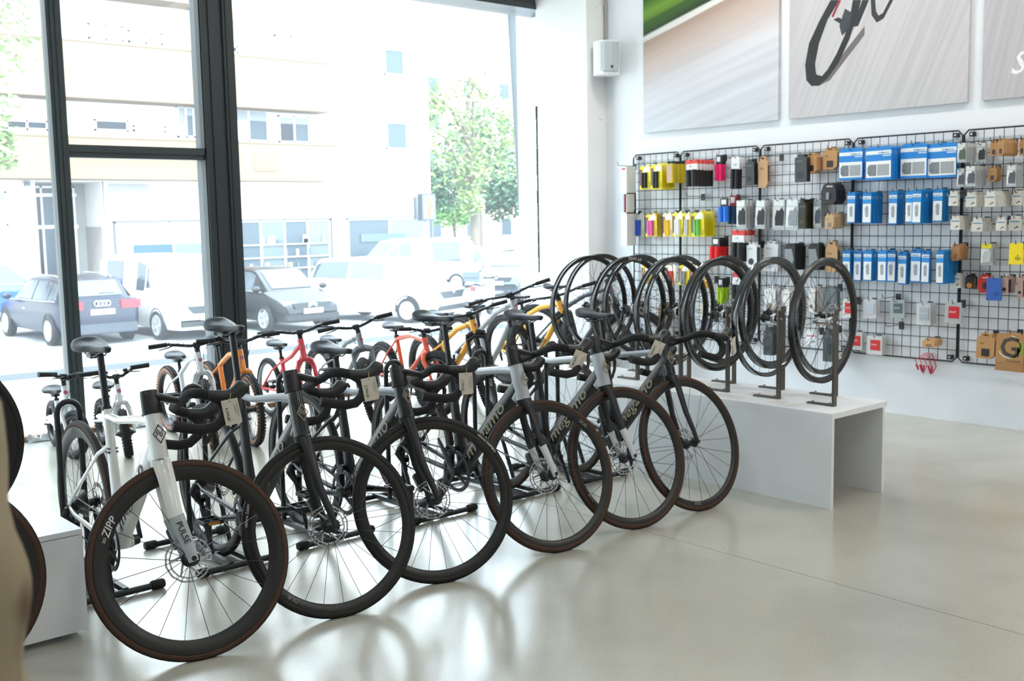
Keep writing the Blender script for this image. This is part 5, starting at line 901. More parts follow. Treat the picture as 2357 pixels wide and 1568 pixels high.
# tall slim box at the grid's left side and the pink straps under it
t = thing('slim_display_box', 'tall slim white box with a cut-out window beside the grid', 'box', (7.0, 6.512, 1.90), -PI/2)
MB().b2((-.036, 0, -.24), (.036, .12, 0)).b2((-.036, 0, -.69), (.036, .12, -.40)).b2((-.036, .1, -.41), (.036, .12, -.23)).b2((.03, 0, -.41), (.036, .12, -.23)).build('carton', M('dcdddc', .6), t, 0); MB().tube([(-.002, .035, -.40), (-.002, .035, -.24)], .022, 10).build('pump', M('7c2328', .4), t); MB().b2((-.02, -.001, -.03), (.02, 0, -.015)).build('print', M('b53a40', .5), t, 0)
hook('black hook holding the tall slim white box beside the grid', 6.512, 1.905, .20)
t = thing('strap_bundle', 'tangle of pink rubber straps hanging below the grid', 'strap', (7.148, 3.74, .44))
for i in range(5):
    q = random.Random(i); P = [(0, -.02+.01*i, .03), (-.01*i, -.04+.03*i, -.02), (-.01, -.06+.035*i, -.06), (.0, -.05+.03*i+.03*q.random(), -.09-.03*q.random()), (.01, -.02+.03*i, -.06)]
    MB().tube(P, [(.008, .0025)]*5, 6, closed=False).build('strap', M('d8577a' if i < 3 else 'cc2a44', .5), t, 60)
for i, (y, z) in enumerate(((4.98, 1.905), (5.75, 1.62), (3.98, .86), (3.95, .66))): hook(['bare black hook left of the slim dark box, top row', 'bare black hook in the middle of the second grid panel', 'bare black hook between the clear packs in the lower rows', 'bare black hook in the bottom row beside the red packs'][i], y, z, .2)
# ================================================================== posters
def streak_mat(name, ang, stops, ox, oz, span, sc, k):
    m = bpy.data.materials.new(name); m.use_nodes = True; n = m.node_tree; b = n.nodes['Principled BSDF']; b.inputs['Roughness'].default_value = .6; L = n.links.new
    tc = n.nodes.new('ShaderNodeTexCoord'); mp = n.nodes.new('ShaderNodeMapping'); mp.vector_type = 'POINT'; mp.inputs['Rotation'].default_value = (ang, 0, 0); L(tc.outputs['Object'], mp.inputs[0])
    m2 = n.nodes.new('ShaderNodeMapping'); m2.inputs['Scale'].default_value = (1, sc*.02, sc); L(mp.outputs[0], m2.inputs[0])
    t = n.nodes.new('ShaderNodeTexNoise'); t.inputs['Scale'].default_value = 1; t.inputs['Detail'].default_value = 5; L(m2.outputs[0], t.inputs[0])
    sx = n.nodes.new('ShaderNodeSeparateXYZ'); L(mp.outputs[0], sx.inputs[0])
    a = n.nodes.new('ShaderNodeMapRange'); a.inputs[1].default_value = ox; a.inputs[2].default_value = ox+span; L(sx.outputs[2], a.inputs[0])
    ad = n.nodes.new('ShaderNodeMath'); ad.operation = 'MULTIPLY_ADD'; ad.inputs[1].default_value = k; L(t.outputs[0], ad.inputs[0]); L(a.outputs[0], ad.inputs[2])
    sb = n.nodes.new('ShaderNodeMath'); sb.operation = 'SUBTRACT'; sb.inputs[1].default_value = k*.5; L(ad.outputs[0], sb.inputs[0])
    r = n.nodes.new('ShaderNodeValToRGB'); e = r.color_ramp.elements
    while len(e) < len(stops): e.new(.5)
    for q, (p, c) in zip(e, stops): q.position = p; q.color = lin(c)
    L(sb.outputs[0], r.inputs[0])
    mm = n.nodes.new('ShaderNodeMix'); mm.data_type = 'RGBA'; mm.blend_type = 'MULTIPLY'; mm.inputs[0].default_value = 1; r2 = n.nodes.new('ShaderNodeValToRGB'); r2.color_ramp.elements[0].color = (.87, .87, .87, 1); r2.color_ramp.elements[1].color = (1.03, 1.03, 1.03, 1); r2.color_ramp.elements[0].position = .35; r2.color_ramp.elements[1].position = .65; L(t.outputs[0], r2.inputs[0])
    L(r.outputs[0], mm.inputs[6]); L(r2.outputs[0], mm.inputs[7]); L(mm.outputs[2], b.inputs['Base Color']); return m
def poster(lab, y0, y1, z0, z1, m):
    t = thing('wall_poster', lab, 'poster', (7.186, y0, z0), 0, 'photo posters above the grid'); MB().b2((-.03, 0, 0), (0, y1-y0, z1-z0)).build('board', m, t, 0); return t
# the kerb line in the print rises to the right (towards -Y): rotate so that local z is measured across it
pa = math.atan2(.186, .727)
p1 = poster('blurred photo poster of a road edge with green grass, left of three', 6.415, 5.026, 2.187, 4.1, streak_mat('road_edge_print', pa, [(0, 'cfd2da'), (.30, 'd0d0d6'), (.44, 'cbbfbb'), (.56, 'c3b0a6'), (.64, 'b39c90'), (.69, 'a89284'), (.70, 'd8d8d4'), (.725, 'dcdcd8'), (.735, '22381c'), (.82, '3c5f22'), (.9, '6f9a2c'), (1, '2f5220')], 0, 0, 1.08, 16, .10))
p2 = poster('road photo poster with a blurred bicycle wheel, middle of three', 4.931, 3.52, 2.187, 4.1, streak_mat('road_print', 1.15, [(0, 'c9c6c9'), (.4, 'bcb8bb'), (.7, 'aeaaad'), (1, 'c6c3c7')], -.2, 0, 1.6, 30, .25))
p3 = poster('grey road photo poster with a white letter, cut by the right picture edge', 3.423, 2.03, 2.187, 4.1, streak_mat('road_print_grey', 1.35, [(0, 'bfbcc0'), (1, 'b0adb1')], 0, 0, 1.4, 30, .2))
def decal(poly, holes, c, par, dx): 
    y0, z0 = par.location.y, par.location.z; P = [(y-y0, z-z0) for y, z in poly]; x = -.0306-dx
    if holes:
        Q = [(y-y0, z-z0) for y, z in holes]; g = MB(); n = len(P); g.add([(x, a, b) for a, b in P]+[(x, a, b) for a, b in Q], [(i, i+1, n+i+1, n+i) for i in range(min(n, len(Q))-1)])
    else: g = MB().add([(x, a, b) for a, b in P], [tuple(range(len(P)))])
    return g.build('print', M(c, .6), par, 0)
OUT = [(4.575, 3.02), (4.671, 2.879), (4.755, 2.732), (4.787, 2.576), (4.774, 2.462), (4.728, 2.415), (4.664, 2.412), (4.591, 2.458), (4.501, 2.558), (4.415, 2.718), (4.358, 2.864), (4.325, 2.981)]
INN = [(4.502, 3.009), (4.598, 2.884), (4.669, 2.721), (4.7, 2.576), (4.692, 2.51), (4.684, 2.494), (4.639, 2.479), (4.592, 2.522), (4.521, 2.623), (4.451, 2.754), (4.408, 2.902), (4.392, 2.991)]
decal([(4.683, 2.404), (4.572, 2.441), (4.293, 2.732), (4.294, 2.793)], None, '6f6a6a', p2, .0); decal(OUT, INN, '26292c', p2, .0003)
decal([(4.315, 2.979), (4.263, 2.971), (4.346, 2.801), (4.392, 2.801)], None, '2a2d30', p2, .0006); decal([(4.25, 2.984), (4.24, 2.861), (4.198, 2.804), (4.145, 2.826), (4.068, 2.954)], [(4.216, 2.978), (4.207, 2.886), (4.186, 2.85), (4.152, 2.863), (4.095, 2.958)], '303336', p2, .0006)
decal([(4.507, 2.886), (4.442, 2.845), (4.47, 2.825), (4.55, 2.877)], None, '2a2c2f', p2, .0008); decal([(4.455, 2.94), (4.394, 2.9), (4.416, 2.795), (4.476, 2.751), (4.499, 2.823)], None, '3a3f46', p2, .0009); decal([(4.509, 3.01), (4.488, 3.006), (4.551, 2.892), (4.565, 2.901)], None, '9a2f3a', p2, .001)
MB().text('S', .20, (-.0306, 3.242-3.423, 2.338-2.187), (0, -1, 0), (0, 0, 1), .0003, .01, .35).build('lettering', M('eeeeee', .6), p3, 0)
# ================================================================== the street: house opposite
YF = 36.0; KF = 36/34.
def fx(x): return x*KF
def fz(z): return 1.465+(z-1.465)*KF
m_fac = M('d9d7d2', .85, noise=.03, scale=.5); m_band = M('7a6856', .85, noise=.07, scale=.7); m_fr = M('dedfe0', .5); m_pane = M('434e56', .22, spec=.3); m_dpane = M('1d232b', .2, spec=.3); m_blind = M('8d9296', .6); m_grey = M('8f8f8c', .7)
hb = thing('apartment_building', 'pale apartment house with peach balcony bands and shops across the street', 'building', (fx(17), YF, GZ))
hb0 = hb.location
def hp(name, g, m, par=None, sm=0):
    o = g.build(name, m, par or hb, sm); 
    return o
def B3(x0, x1, z0, z1, y0, y1): return MB().b2((fx(x0)-hb0.x, y0-hb0.y, fz(z0)-hb0.z), (fx(x1)-hb0.x, y1-hb0.y, fz(z1)-hb0.z))
Zg = 1.465+(GZ-1.465)/KF
hp('wall', B3(-40, 25.54, 2.85, 16, YF, YF+10), m_fac); hp('ground_wall', B3(-40, 10.73, Zg, 2.85, YF, YF+1), m_fac); hp('ground_wall', B3(12.75, 25.54, Zg, 2.85, YF, YF+1), m_fac); hp('ground_wall', B3(10.7, 12.8, Zg, 2.85, YF+1.5, YF+2), m_grey)
hp('stone_base', B3(-40, 10.7, Zg, 1.5, YF-.05, YF), M('bdbab4', .8, noise=.06)); hp('side_wall', B3(12.70, 12.78, Zg, 2.85, YF, YF+1.6), M('c9c6c4', .8)); hp('stone_base', B3(12.66, 12.72, Zg, 1.45, YF, YF+1.6), M('8c8783', .7, noise=.12))
def window(x0, x1, z0, z1, y, pane=m_pane, split=1, blind=0, name='window'):
    t = .06; g = MB(); X = lambda x: fx(x)-hb0.x; Z = lambda z: fz(z)-hb0.z
    for a, b, c, d in ((x0, x1, z0, z0+t), (x0, x1, z1-t, z1), (x0, x0+t, z0, z1), (x1-t, x1, z0, z1)): g.b2((X(a), y-.08-hb0.y, Z(c)), (X(b), y-hb0.y, Z(d)))
    for i in range(1, split): xm = x0+(x1-x0)*i/split; g.b2((X(xm-.03), y-.08-hb0.y, Z(z0)), (X(xm+.03), y-hb0.y, Z(z1)))
    o = g.build(name, m_fr, hb, 0)
    for i in range(split):
        a, b = x0+(x1-x0)*i/split, x0+(x1-x0)*(i+1)/split; MB().b2((X(a+.03), y-.04-hb0.y, Z(z0+.03)), (X(b-.03), y-.02-hb0.y, Z(z1-.03))).build('pane', pane if not (isinstance(pane, list)) else pane[i % len(pane)], o, 0)
    if blind: MB().b2((X(x0+.04), y-.06-hb0.y, Z(z1-(z1-z0)*blind)), (X(x1-.04), y-.045-hb0.y, Z(z1))).build('roller_blind', m_blind, o, 0)
    return o
# balcony bands stand out from the wall
YB = YF-1.1; kb = YB/34.
def band(x0, x1, z0, z1):
    X = lambda x: x*kb-hb0.x; Z = lambda z: 1.465+(z-1.465)*kb-hb0.z
    o = MB().b2((X(x0), YB-hb0.y, Z(z0)), (X(x1), YB+.15-hb0.y, Z(z1))).b2((X(x0), YB+.152-hb0.y, Z(z0)), (X(x1), YF-hb0.y, Z(z0)+.14)).b2((X(x1)-.15, YB+.152-hb0.y, Z(z0)+.142), (X(x1), YF-hb0.y, Z(z1))).build('balcony', m_band, hb, 0)
    MB().b2((X(x0), YB-.03-hb0.y, Z(z1)), (X(x1)+.03, YB+.18-hb0.y, Z(z1)+.05)).build('coping', M('7d6d57', .8), o, 0); return o
band(-30, 21.29, 2.93, 4.2); band(-30, 21.25, 5.40, 7.1); band(-30, 20.4, 8.62, 10.2); MB().b2((18.0*kb-hb0.x, YB-.02-hb0.y, 3.3-hb0.z), (18.9*kb-hb0.x, YB-hb0.y, 3.95-hb0.z)).build('bricked_patch', M('6c6052', .85, noise=.2), hb, 0)
aw = B3(16.4, 20.6, 8.15, 8.6, YB-.3, YB+.6).build('awning', M('e8e2d8', .8), hb, 0)
for i in range(14): X0 = fx(16.4+.3*i)-hb0.x; MB().b2((X0+.03, YB-.33-hb0.y, fz(8.05)-hb0.z), (X0+.2, YB-.31-hb0.y, fz(8.3)-hb0.z)).build('valance_scallop', M('e0a45c', .8), aw, 0)
for a in ((12.6, 13.66, 4.41, 4.77, m_dpane, 1, 0), (13.82, 14.89, 4.44, 4.63, m_blind, 1, 0), (15.29, 15.89, 4.30, 5.32, [m_blind, m_pane], 2, .3), (17.1, 18.58, 4.25, 5.33, [m_fr, m_pane], 2, .35), (18.98, 20.21, 4.25, 5.19, [m_dpane, m_pane], 2, .3), (10.0, 11.2, 4.35, 4.65, m_dpane, 2, 0),
          (12.58, 13.67, 7.19, 7.66, m_blind, 2, 0), (13.83, 14.94, 7.2, 7.57, m_blind, 2, 0), (17.0, 17.57, 7.15, 7.41, m_dpane, 1, 0), (18.97, 20.22, 7.1, 7.92, [m_blind, m_blind], 2, .75), (23.5, 25.3, 6.89, 7.87, [m_pane, m_blind], 2, 0), (23.49, 25.4, 4.14, 5.17, [m_pane, m_blind], 2, 0), (8.6, 9.88, 1.53, 2.54, [m_blind, m_grey], 2, .5)): window(a[0], a[1], a[2], a[3], YF, a[4], a[5], a[6])
window(10.8, 12.35, Zg+.1, 2.75, YF+1.5, [m_dpane, m_pane, m_dpane], 3, 0, 'entrance_door'); hp('door_rail', B3(10.8, 12.4, 1.42, 1.52, YF+1.40, YF+1.5), m_fr); hp('door_rail', B3(10.8, 12.4, 2.42, 2.52, YF+1.40, YF+1.5), m_fr)
for i in range(6): hp('louvre', B3(12.93, 14.26, 2.46+.055*i, 2.50+.055*i, YF-.05, YF+.01), M('a3a3a3', .6))
hp('wall_lamp', B3(10.42, 10.56, 2.7, 2.83, YF-.15, YF), M('6a6d70', .5))
s1 = window(13.04, 16.6, -.9, 1.58, YF, M('cfdbe6', .15), 2, 0, 'shop_window'); hp('sign_board', B3(13.12, 16.5, 1.05, 1.5, YF-.1, YF-.05), M('dfe4ea', .5)); hp('lettering', MB().text('DORMEL', .33, (fx(14.2)-hb0.x, YF-.11-hb0.y, fz(1.18)-hb0.z), (1, 0, 0), (0, 0, 1), .01), M('9aa6b4', .5))
hp('shop_display', B3(13.6, 14.9, .1, .85, YF-.1, YF-.06), M('2c4c86', .6)); hp('shop_display', B3(15.0, 16.4, .0, .85, YF-.1, YF-.06), M('5b82b8', .6)); hp('shop_display', B3(13.3, 13.9, -.3, .5, YF-.14, YF-.1), M('dfe6ec', .5)); hp('shop_frame', B3(13.0, 16.6, 1.56, 1.62, YF-.1, YF), M('4a5258', .5)); hp('shop_frame', B3(13.0, 13.06, -.9, 1.6, YF-.1, YF), M('4a5258', .5))
window(17.18, 20.9, -.9, 1.57, YF, [m_pane, M('566062', .25), m_pane, M('5f6767', .25)], 4, 0, 'shop_window'); hp('shop_frame', B3(17.1, 20.98, 1.55, 1.61, YF-.1, YF), M('4a5258', .5)); hp('shop_frame', B3(20.9, 20.98, -.9, 1.6, YF-.1, YF), M('3c444a', .5))
rq = random.Random(3)
for i in range(26):
    x = 17.3+3.4*rq.random(); z = rq.choice((-.5, -.1, .3, .75)); w = .06+.12*rq.random(); hp('shelf_item', B3(x, x+w, z, z+.12+.18*rq.random(), YF-.10, YF-.045), M(rq.choice(('c4c6c6', '39434c', '7c7a66', '8a8e96', '4c5668')), .6))
for z in (-.12, .28, .73): hp('shelf', B3(17.25, 20.85, z-.03, z, YF-.12, YF-.045), M('c8cccd', .5))
window(21.64, 25.38, -.9, 1.58, YF, [m_pane, M('5c6a6d', .25)], 2, 0, 'shop_window'); hp('shop_frame', B3(21.6, 25.45, 1.56, 1.62, YF-.1, YF), M('4a5258', .5)); hp('shop_frame', B3(25.36, 25.44, -.9, 1.6, YF-.1, YF), M('4a5258', .5)); hp('sill_band', B3(22.2, 24.2, .7, 1.0, YF-.09, YF-.045), M('4a5a5e', .5))
hp('drainpipe', MB().cyl((fx(25.5)-hb0.x, YF-.1-hb0.y, 0), (fx(25.5)-hb0.x, YF-.1-hb0.y, fz(1.6)-hb0.z), .05), M('596066', .5), None, 50)
# far houses behind the trees
for i, (x0, x1, y, hgt, c, lab) in enumerate(((34, 46, 62, 9, 'd5d2cd', 'pale house seen low behind the street trees'), (46, 66, 74, 16, 'cfa99c', 'pinkish tall house behind the leaning pole'), (66.6, 92, 70, 13, 'd3d0ca', 'white house at the far right of the street'))):
    t = thing('far_house', lab, 'building', ((x0+x1)/2, y, GZ)); MB().b2((-(x1-x0)/2, 0, 0), ((x1-x0)/2, 8, hgt)).build('wall', M(c, .85), t, 0); MB().b2((-(x1-x0)/2-.2, -.2, hgt), ((x1-x0)/2+.2, 8.2, hgt+.3)).build('roof', M('b0a59a', .8), t, 0)
    for r in range(int(hgt//3)):
        for k in range(5): xx = -(x1-x0)/2+(x1-x0)*(k+.5)/5; o = MB().b2((xx-.7, -.06, 1+r*3), (xx+.7, 0, 2.6+r*3)).build('window', m_fr, t, 0); MB().b2((xx-.6, -.08, 1.1+r*3), (xx+.6, -.065, 2.5+r*3)).build('pane', m_pane, o, 0)
# ------------------------------------------------------------------ trees
def leaf_mat(n, c):
    m = mat(n, c, .6, noise=.35, scale=1.2); b = m.node_tree.nodes['Principled BSDF']; return m
def tree(lab, x, y, hgt, trunk_r, crowns, cols, seed, nleaf, ls, z0=GZ):
    q = random.Random(seed); t = thing('street_tree', lab, 'tree', (x, y, z0)); g = MB(); g.tube([(0, 0, 0), (.03*hgt*.2, 0, hgt*.3), (-.02*hgt, .1, hgt*.62), (0, 0, hgt*.92)], [trunk_r, trunk_r*.85, trunk_r*.6, trunk_r*.2], 8)
    for cx, cy, cz, r in crowns: g.tube([(0, 0, hgt*(.35+.25*q.random())), (cx*.5, cy*.5, cz-r*.5), (cx, cy, cz+r*.3)], [trunk_r*.45, trunk_r*.28, trunk_r*.08], 6)
    g.build('trunk', M('6b6259', .9, noise=.2), t, 60)
    for ci, col in enumerate(cols):
        L = MB()
        for k in range(nleaf//len(cols)):
            cx, cy, cz, r = q.choice(crowns); d = V(q.gauss(0, 1), q.gauss(0, 1), q.gauss(0, 1)).normalized()*(r*q.random()**.45); p = V(cx, cy, cz)+d; a = V(q.uniform(-1, 1), q.uniform(-1, 1), q.uniform(-.6, .6)).normalized(); b = a.cross(V(q.uniform(-1, 1), q.uniform(-1, 1), q.uniform(-1, 1))).normalized(); s = ls*q.uniform(.6, 1.3)
            L.add([p-a*s, p+b*s*.45, p+a*s, p-b*s*.45], [(0, 1, 2, 3)])
        o = L.build('foliage', leaf_mat('leaf_%s' % col, col), t, 0); o['kind'] = 'stuff'
tree('tall street tree with a forked trunk and loose yellow green crown across the road', 29.9, 36.7, 10.2, .24, [(0, 0, 5.6, 1.4), (-1.9, 0, 5.2, 1.3), (-2.9, 0, 6.5, 1.0), (1.8, .3, 5.3, 1.3), (-1.0, 0, 7.2, 1.3), (1.1, .2, 7.2, 1.2), (-2.2, 0, 7.6, .8), (.2, 0, 8.4, 1.0), (2.3, 0, 6.5, 1.0), (-.4, -.3, 3.3, .6), (-.1, 0, 4.3, .9)], ['7d8f52', '8a9a62', '6a8058'], 2, 3900, .125)
tree('dense dark green tree standing behind the loose yellow green one', 34.5, 42, 8.6, .22, [(0, 0, 5, 1.9), (-2.2, 0, 4.6, 1.7), (2.2, 0, 4.9, 1.8), (0, 0, 6.6, 1.6), (3.6, 0, 4.3, 1.5), (-3.2, 0, 4.0, 1.2), (1.6, 0, 3.6, 1.2)], ['4c6a50', '58775a', '3f5c48'], 4, 7500, .17)
tree('small round street tree far down the road', 37.4, 47.6, 4.4, .12, [(0, 0, 3.1, 1.15), (-.9, 0, 2.9, .8), (.9, 0, 3.0, .8)], ['5f8a48', '6f9a55'], 5, 1800, .13)
tree('street tree at the left edge with bare twigs and light green leaves', 6.05, 22.5, 8.6, .10, [(.5, 0, 6.2, .8), (.2, 0, 4.9, .7), (.6, 0, 7.3, .8), (-.2, .2, 5.6, .8), (.4, 0, 4.1, .45)], ['77895a', '86986a'], 6, 1300, .11)
# ------------------------------------------------------------------ traffic light, leaning pole
t = thing('pedestrian_light', 'pedestrian traffic light showing a red standing figure at the house corner', 'traffic light', (20.55, 27.6, GZ))
MB().cyl((0, .1, 0), (0, .1, 3.6), .06, 10).build('pole', M('9aa0a4', .5), t); MB().b2((-.27, -.14, 2.55), (.27, .1, 3.4)).b2((-.5, -.1, 2.6), (-.42, .0, 3.3)).build('housing', M('3a4248', .5), t, 0)
MB().b2((-.24, -.15, 2.6), (.24, -.14, 3.35)).build('lens', M('59646a', .2), t, 0)
MB().ball((-.01, -.15, 3.24), (.07, .02, .07), 10, 6).b2((-.085, -.165, 2.95), (.065, -.15, 3.17)).b2((-.085, -.165, 2.64), (-.02, -.15, 2.95)).b2((0.0, -.165, 2.64), (.065, -.15, 2.95)).b2((.08, -.165, 2.92), (.125, -.15, 3.14)).build('red_figure', mat('red_led', 'ff4433', .4, emit=3.0), t, 0)
tag(MB().tube([(10.07, 11.0, GZ), (9.87, 11.0, 2.0), (9.69, 11.0, 4.9)], [.12, .115, .10], 14).build('leaning_pole', M('394044', .5, noise=.06)), 'grey galvanised pole leaning outside the right end of the window', 'pole')
tag(MB().tube([(9.97, 10.85, 1.2), (9.99, 10.86, 1.9), (10.06, 10.9, 3.0), (10.1, 11, 4.9)], .02, 6).lathe([(0, -.06), (.10, -.05), (.12, 0), (.10, .05), (0, .06)], c=(9.93, 10.83, 1.75), ax=(0, 1, 0), n=14).build('pole_cable', M('aab3b6', .5)), 'thin grey cable with a round junction cover strapped to the leaning pole', 'cable')
# ------------------------------------------------------------------ vehicles
def car(name, label, x, y, head, col, L=4.3, Wd=1.78, H=1.48, kind='hatch', lights=True, emb=None, plate=True, chrome=True, group='parked cars'):
    t = thing(name, label, 'car', (x, y, GZ), math.radians(head), group); hl = L/2; hw = Wd/2; bz = .92*H/1.48 if kind != 'van' else 1.0; hood = bz-.06; z0 = .24
    # stations along the length: x, belt z, roof z, half width belt, half width roof
    if kind == 'estate': S = [(-hl, .62, .62, .80, .7), (-hl+.06, .98, .99, .90, .72), (-hl+.22, bz+.04, 1.02, .95, .74), (-hl+.62, bz+.04, H-.06, .98, .70), (-hl+1.3, bz+.02, H, 1, .70), (0, bz, H, 1, .72), (.45, bz, H-.06, 1, .72), (1.15, bz, bz+.04, 1, .80), (1.35, hood, hood, .99, .8), (hl-.35, hood-.1, hood-.1, .94, .75), (hl-.06, .62, .62, .86, .7), (hl, .5, .5, .75, .6)]
    elif kind == 'van': S = [(-hl, .7, .7, .9, .8), (-hl+.05, bz, H-.12, .96, .86), (-hl+.3, bz, H, 1, .86), (-.6, bz, H, 1, .86), (.3, bz, H, 1, .86), (.75, bz, H-.10, 1, .84), (1.45, bz+.04, bz+.10, 1, .86), (1.6, bz, bz, .99, .85), (hl-.3, bz-.12, bz-.12, .95, .8), (hl-.05, .66, .66, .88, .74), (hl, .5, .5, .8, .6)]
    else: S = [(-hl, .62, .62, .82, .7), (-hl+.06, .98, 1.0, .92, .74), (-hl+.15, bz+.04, bz+.1, .95, .74), (-hl+.5, bz+.04, H-.05, .98, .70), (-.5, bz+.01, H, 1, .72), (.2, bz, H-.03, 1, .72), (.42, bz, H-.07, 1, .73), (1.05, bz, bz+.05, 1, .80), (1.22, hood, hood, .99, .8), (hl-.32, hood-.12, hood-.12, .94, .75), (hl-.06, .6, .6, .86, .7), (hl, .48, .48, .76, .6)]
    def sec(s):
        X, zb, zr, wb, wr = s; wb *= hw; wr *= hw; zz = min(z0, zb)
        return [(X, wb*.90, zz), (X, wb*.985, min(zz+.22, zb)), (X, wb, max(zz, zb-.16)), (X, wb*.965, zb), (X, min(wr, wb*.95), max(zb+.001, zr-.035)), (X, min(wr, wb*.95)*.84, zr+.001)]
    vs = []; n = 12
    for s in S: h = sec(s); vs += h+[(a, -b, c) for a, b, c in h[::-1]]
    fs = [(i*n+k, i*n+(k+1) % n, (i+1)*n+(k+1) % n, (i+1)*n+k) for i in range(len(S)-1) for k in range(n)]+[tuple(range(n)), tuple((len(S)-1)*n+k for k in range(n))]
    MB().add(vs, fs).build('body', col, t, 32)
    gl = M('39454e', .05, spec=.9); trim = M('1f2225', .6)
    def pt(i, f, side, u):           # on the flank between belt and roof rail, f blends stations i..i+1
        a, b = sec(S[i]), sec(S[i+1]); lo = V(*a[3]).lerp(V(*b[3]), f); hi = V(*a[4]).lerp(V(*b[4]), f); p = lo.lerp(hi, u)+V(0, .012, .0); return V(p.x, p.y*side, p.z)
    rng = {'estate': [(2.6, 3.45), (3.5, 4.55), (4.62, 6.5)], 'van': [(5.0, 5.8), (3.9, 4.85), (2.2, 3.0)], 'hatch': [(2.7, 3.9), (4.0, 6.5)]}.get(kind)
    if kind == 'van' and name == 'white_van_plain': rng = []
    for s in (-1, 1):
        for a, b in rng:
            m = 6; lo = [pt(min(int(a+(b-a)*k/m), len(S)-2), (a+(b-a)*k/m) % 1, s, .10) for k in range(m+1)]; hi = [pt(min(int(a+(b-a)*k/m), len(S)-2), (a+(b-a)*k/m) % 1, s, .90) for k in range(m+1)]
            MB().add(lo+hi, [(k, k+1, m+2+k, m+1+k) for k in range(m)]).build('side_window', gl, t, 0)
        if chrome: a, b = rng[0][0] if rng else 3, 6.9; MB().tube([pt(min(int(a+(b-a)*k/8), len(S)-2), (a+(b-a)*k/8) % 1, s, .04) for k in range(9)], .012, 4).build('window_trim', M('d5d8da', .2, metal=.7), t)
    def ends(i0, i1, u0, u1, nm):    # windscreen / rear window between stations
        a, b = S[i0], S[i1]; P = []
        for f, u in ((u0, 0), (u1, 1)):
            X = a[0]+(b[0]-a[0])*f; z = a[2]+(b[2]-a[2])*f; w = (a[4]+(b[4]-a[4])*f)*hw*.82; P += [V(X, -w, z), V(X, w, z)]
        nrm = (P[1]-P[0]).cross(P[2]-P[0]).normalized(); nrm = nrm if nrm.z > 0 else -nrm; P = [p+nrm*.014 for p in P]; MB().add(P, [(0, 1, 3, 2)]).build(nm, gl, t, 0)
    k = {'estate': (6, 7, 2, 3), 'van': (5, 6, 1, 2), 'hatch': (6, 7, 2, 3)}[kind]
    ends(k[0], k[1], .04, .96, 'windscreen')
    if kind != 'van': ends(k[2], k[3], .08, .92, 'rear_window')
    R = .32 if kind != 'van' else .33
    for nm, X in (('front', hl-.85), ('rear', -hl+.82)):
        for s in (-1, 1):
            w = MB().lathe([(R-.10, -.09), (R-.02, -.10), (R, -.06), (R, .06), (R-.02, .10), (R-.10, .09)], c=(0, 0, 0), n=24).build('wheel', m_rubber, t, 50); w.location = (X, s*(hw-.085), R)
            MB().lathe([(0, .07), (.05, .085), (R-.12, .07), (R-.09, .098), (R-.08, .06)], ax=(0, s, 0), n=20).build('hubcap', M('b5b9bc', .3, metal=.6), w, 40)
            g = MB()
            for q in range(5): a = 2*PI*q/5; g.tube([(0.05*math.cos(a), s*.088, .05*math.sin(a)), ((R-.1)*math.cos(a), s*.09, (R-.1)*math.sin(a))], [(.02, .006), (.03, .006)], 6, ref=(0, 1, 0))
            g.build('wheel_spoke', M('d2d5d7', .3, metal=.5), w, 30)
            MB().lathe([(R+.03, 0), (R+.06, 0), (R+.06, .012), (R+.03, .012)], c=(X, s*(hw*.985), R), ax=(0, s, 0), n=24, a0=-PI*.55, a1=PI*.55).lathe([(0, 0), (R+.035, 0)], c=(X, s*(hw*.978), R), ax=(0, s, 0), n=24).build('wheel_arch', trim, t, 0)
    for s in (-1, 1):
        MB().prism([(-.2, -.07), (.2, -.02), (.16, .09), (-.16, .05)], (hl-.14, s*hw*.62, hood-.22), (-.35*0, s*1, 0), (0, 0, 1), (-.25, 0, 0)).build('headlight', M('9fb0ba', .08, spec=.9), t, 30)
        MB().b2((-hl-.005, s*hw*.46, .78), (-hl+.14, s*hw*.935, .95)).build('tail_light', M('c9303a', .2), t, 0)
        MB().ball((.95 if kind != 'van' else 1.2, s*(hw+.09), bz+.08), (.07, .11, .08), 10, 6).build('door_mirror', col, t, 60)
        MB().b2((-.05, s*hw*1.004-.006, bz-.18), (.12, s*hw*1.004+.006, bz-.15)).build('door_handle', M('8f9498', .3), t, 0)
    MB().prism([(-.55, .08), (-.42, -.10), (.42, -.10), (.55, .08)], (hl-.075, 0, hood-.26), (0, 1, 0), (0, 0, 1), (.05, 0, 0)).build('grille', M('2b3035', .4), t, 0); MB().b2((hl-.12, -.72, .30), (hl+.01, .72, .42)).build('front_bumper_vent', trim, t, 0); MB().b2((-hl-.01, -.75, .26), (-hl+.1, .75, .46)).build('rear_bumper', M('3a4048', .5), t, 0)
    if plate:
        for X, z in ((hl+.012, .50), (-hl-.012, .72)):
            o = MB().b2((X-.008, -.26, z-.055), (X+.008, .26, z+.055)).build('number_plate', M('e9ebea', .5), t, 0); sg = 1 if X > 0 else -1
            MB().text('1837 JMR', .10, (X+sg*.0085, -sg*.21, z-.035), (0, sg, 0), (0, 0, 1), .001).build('lettering', M('3a3d42', .5), o, 0)
    ch = M('e6e8ea', .15, metal=.8)
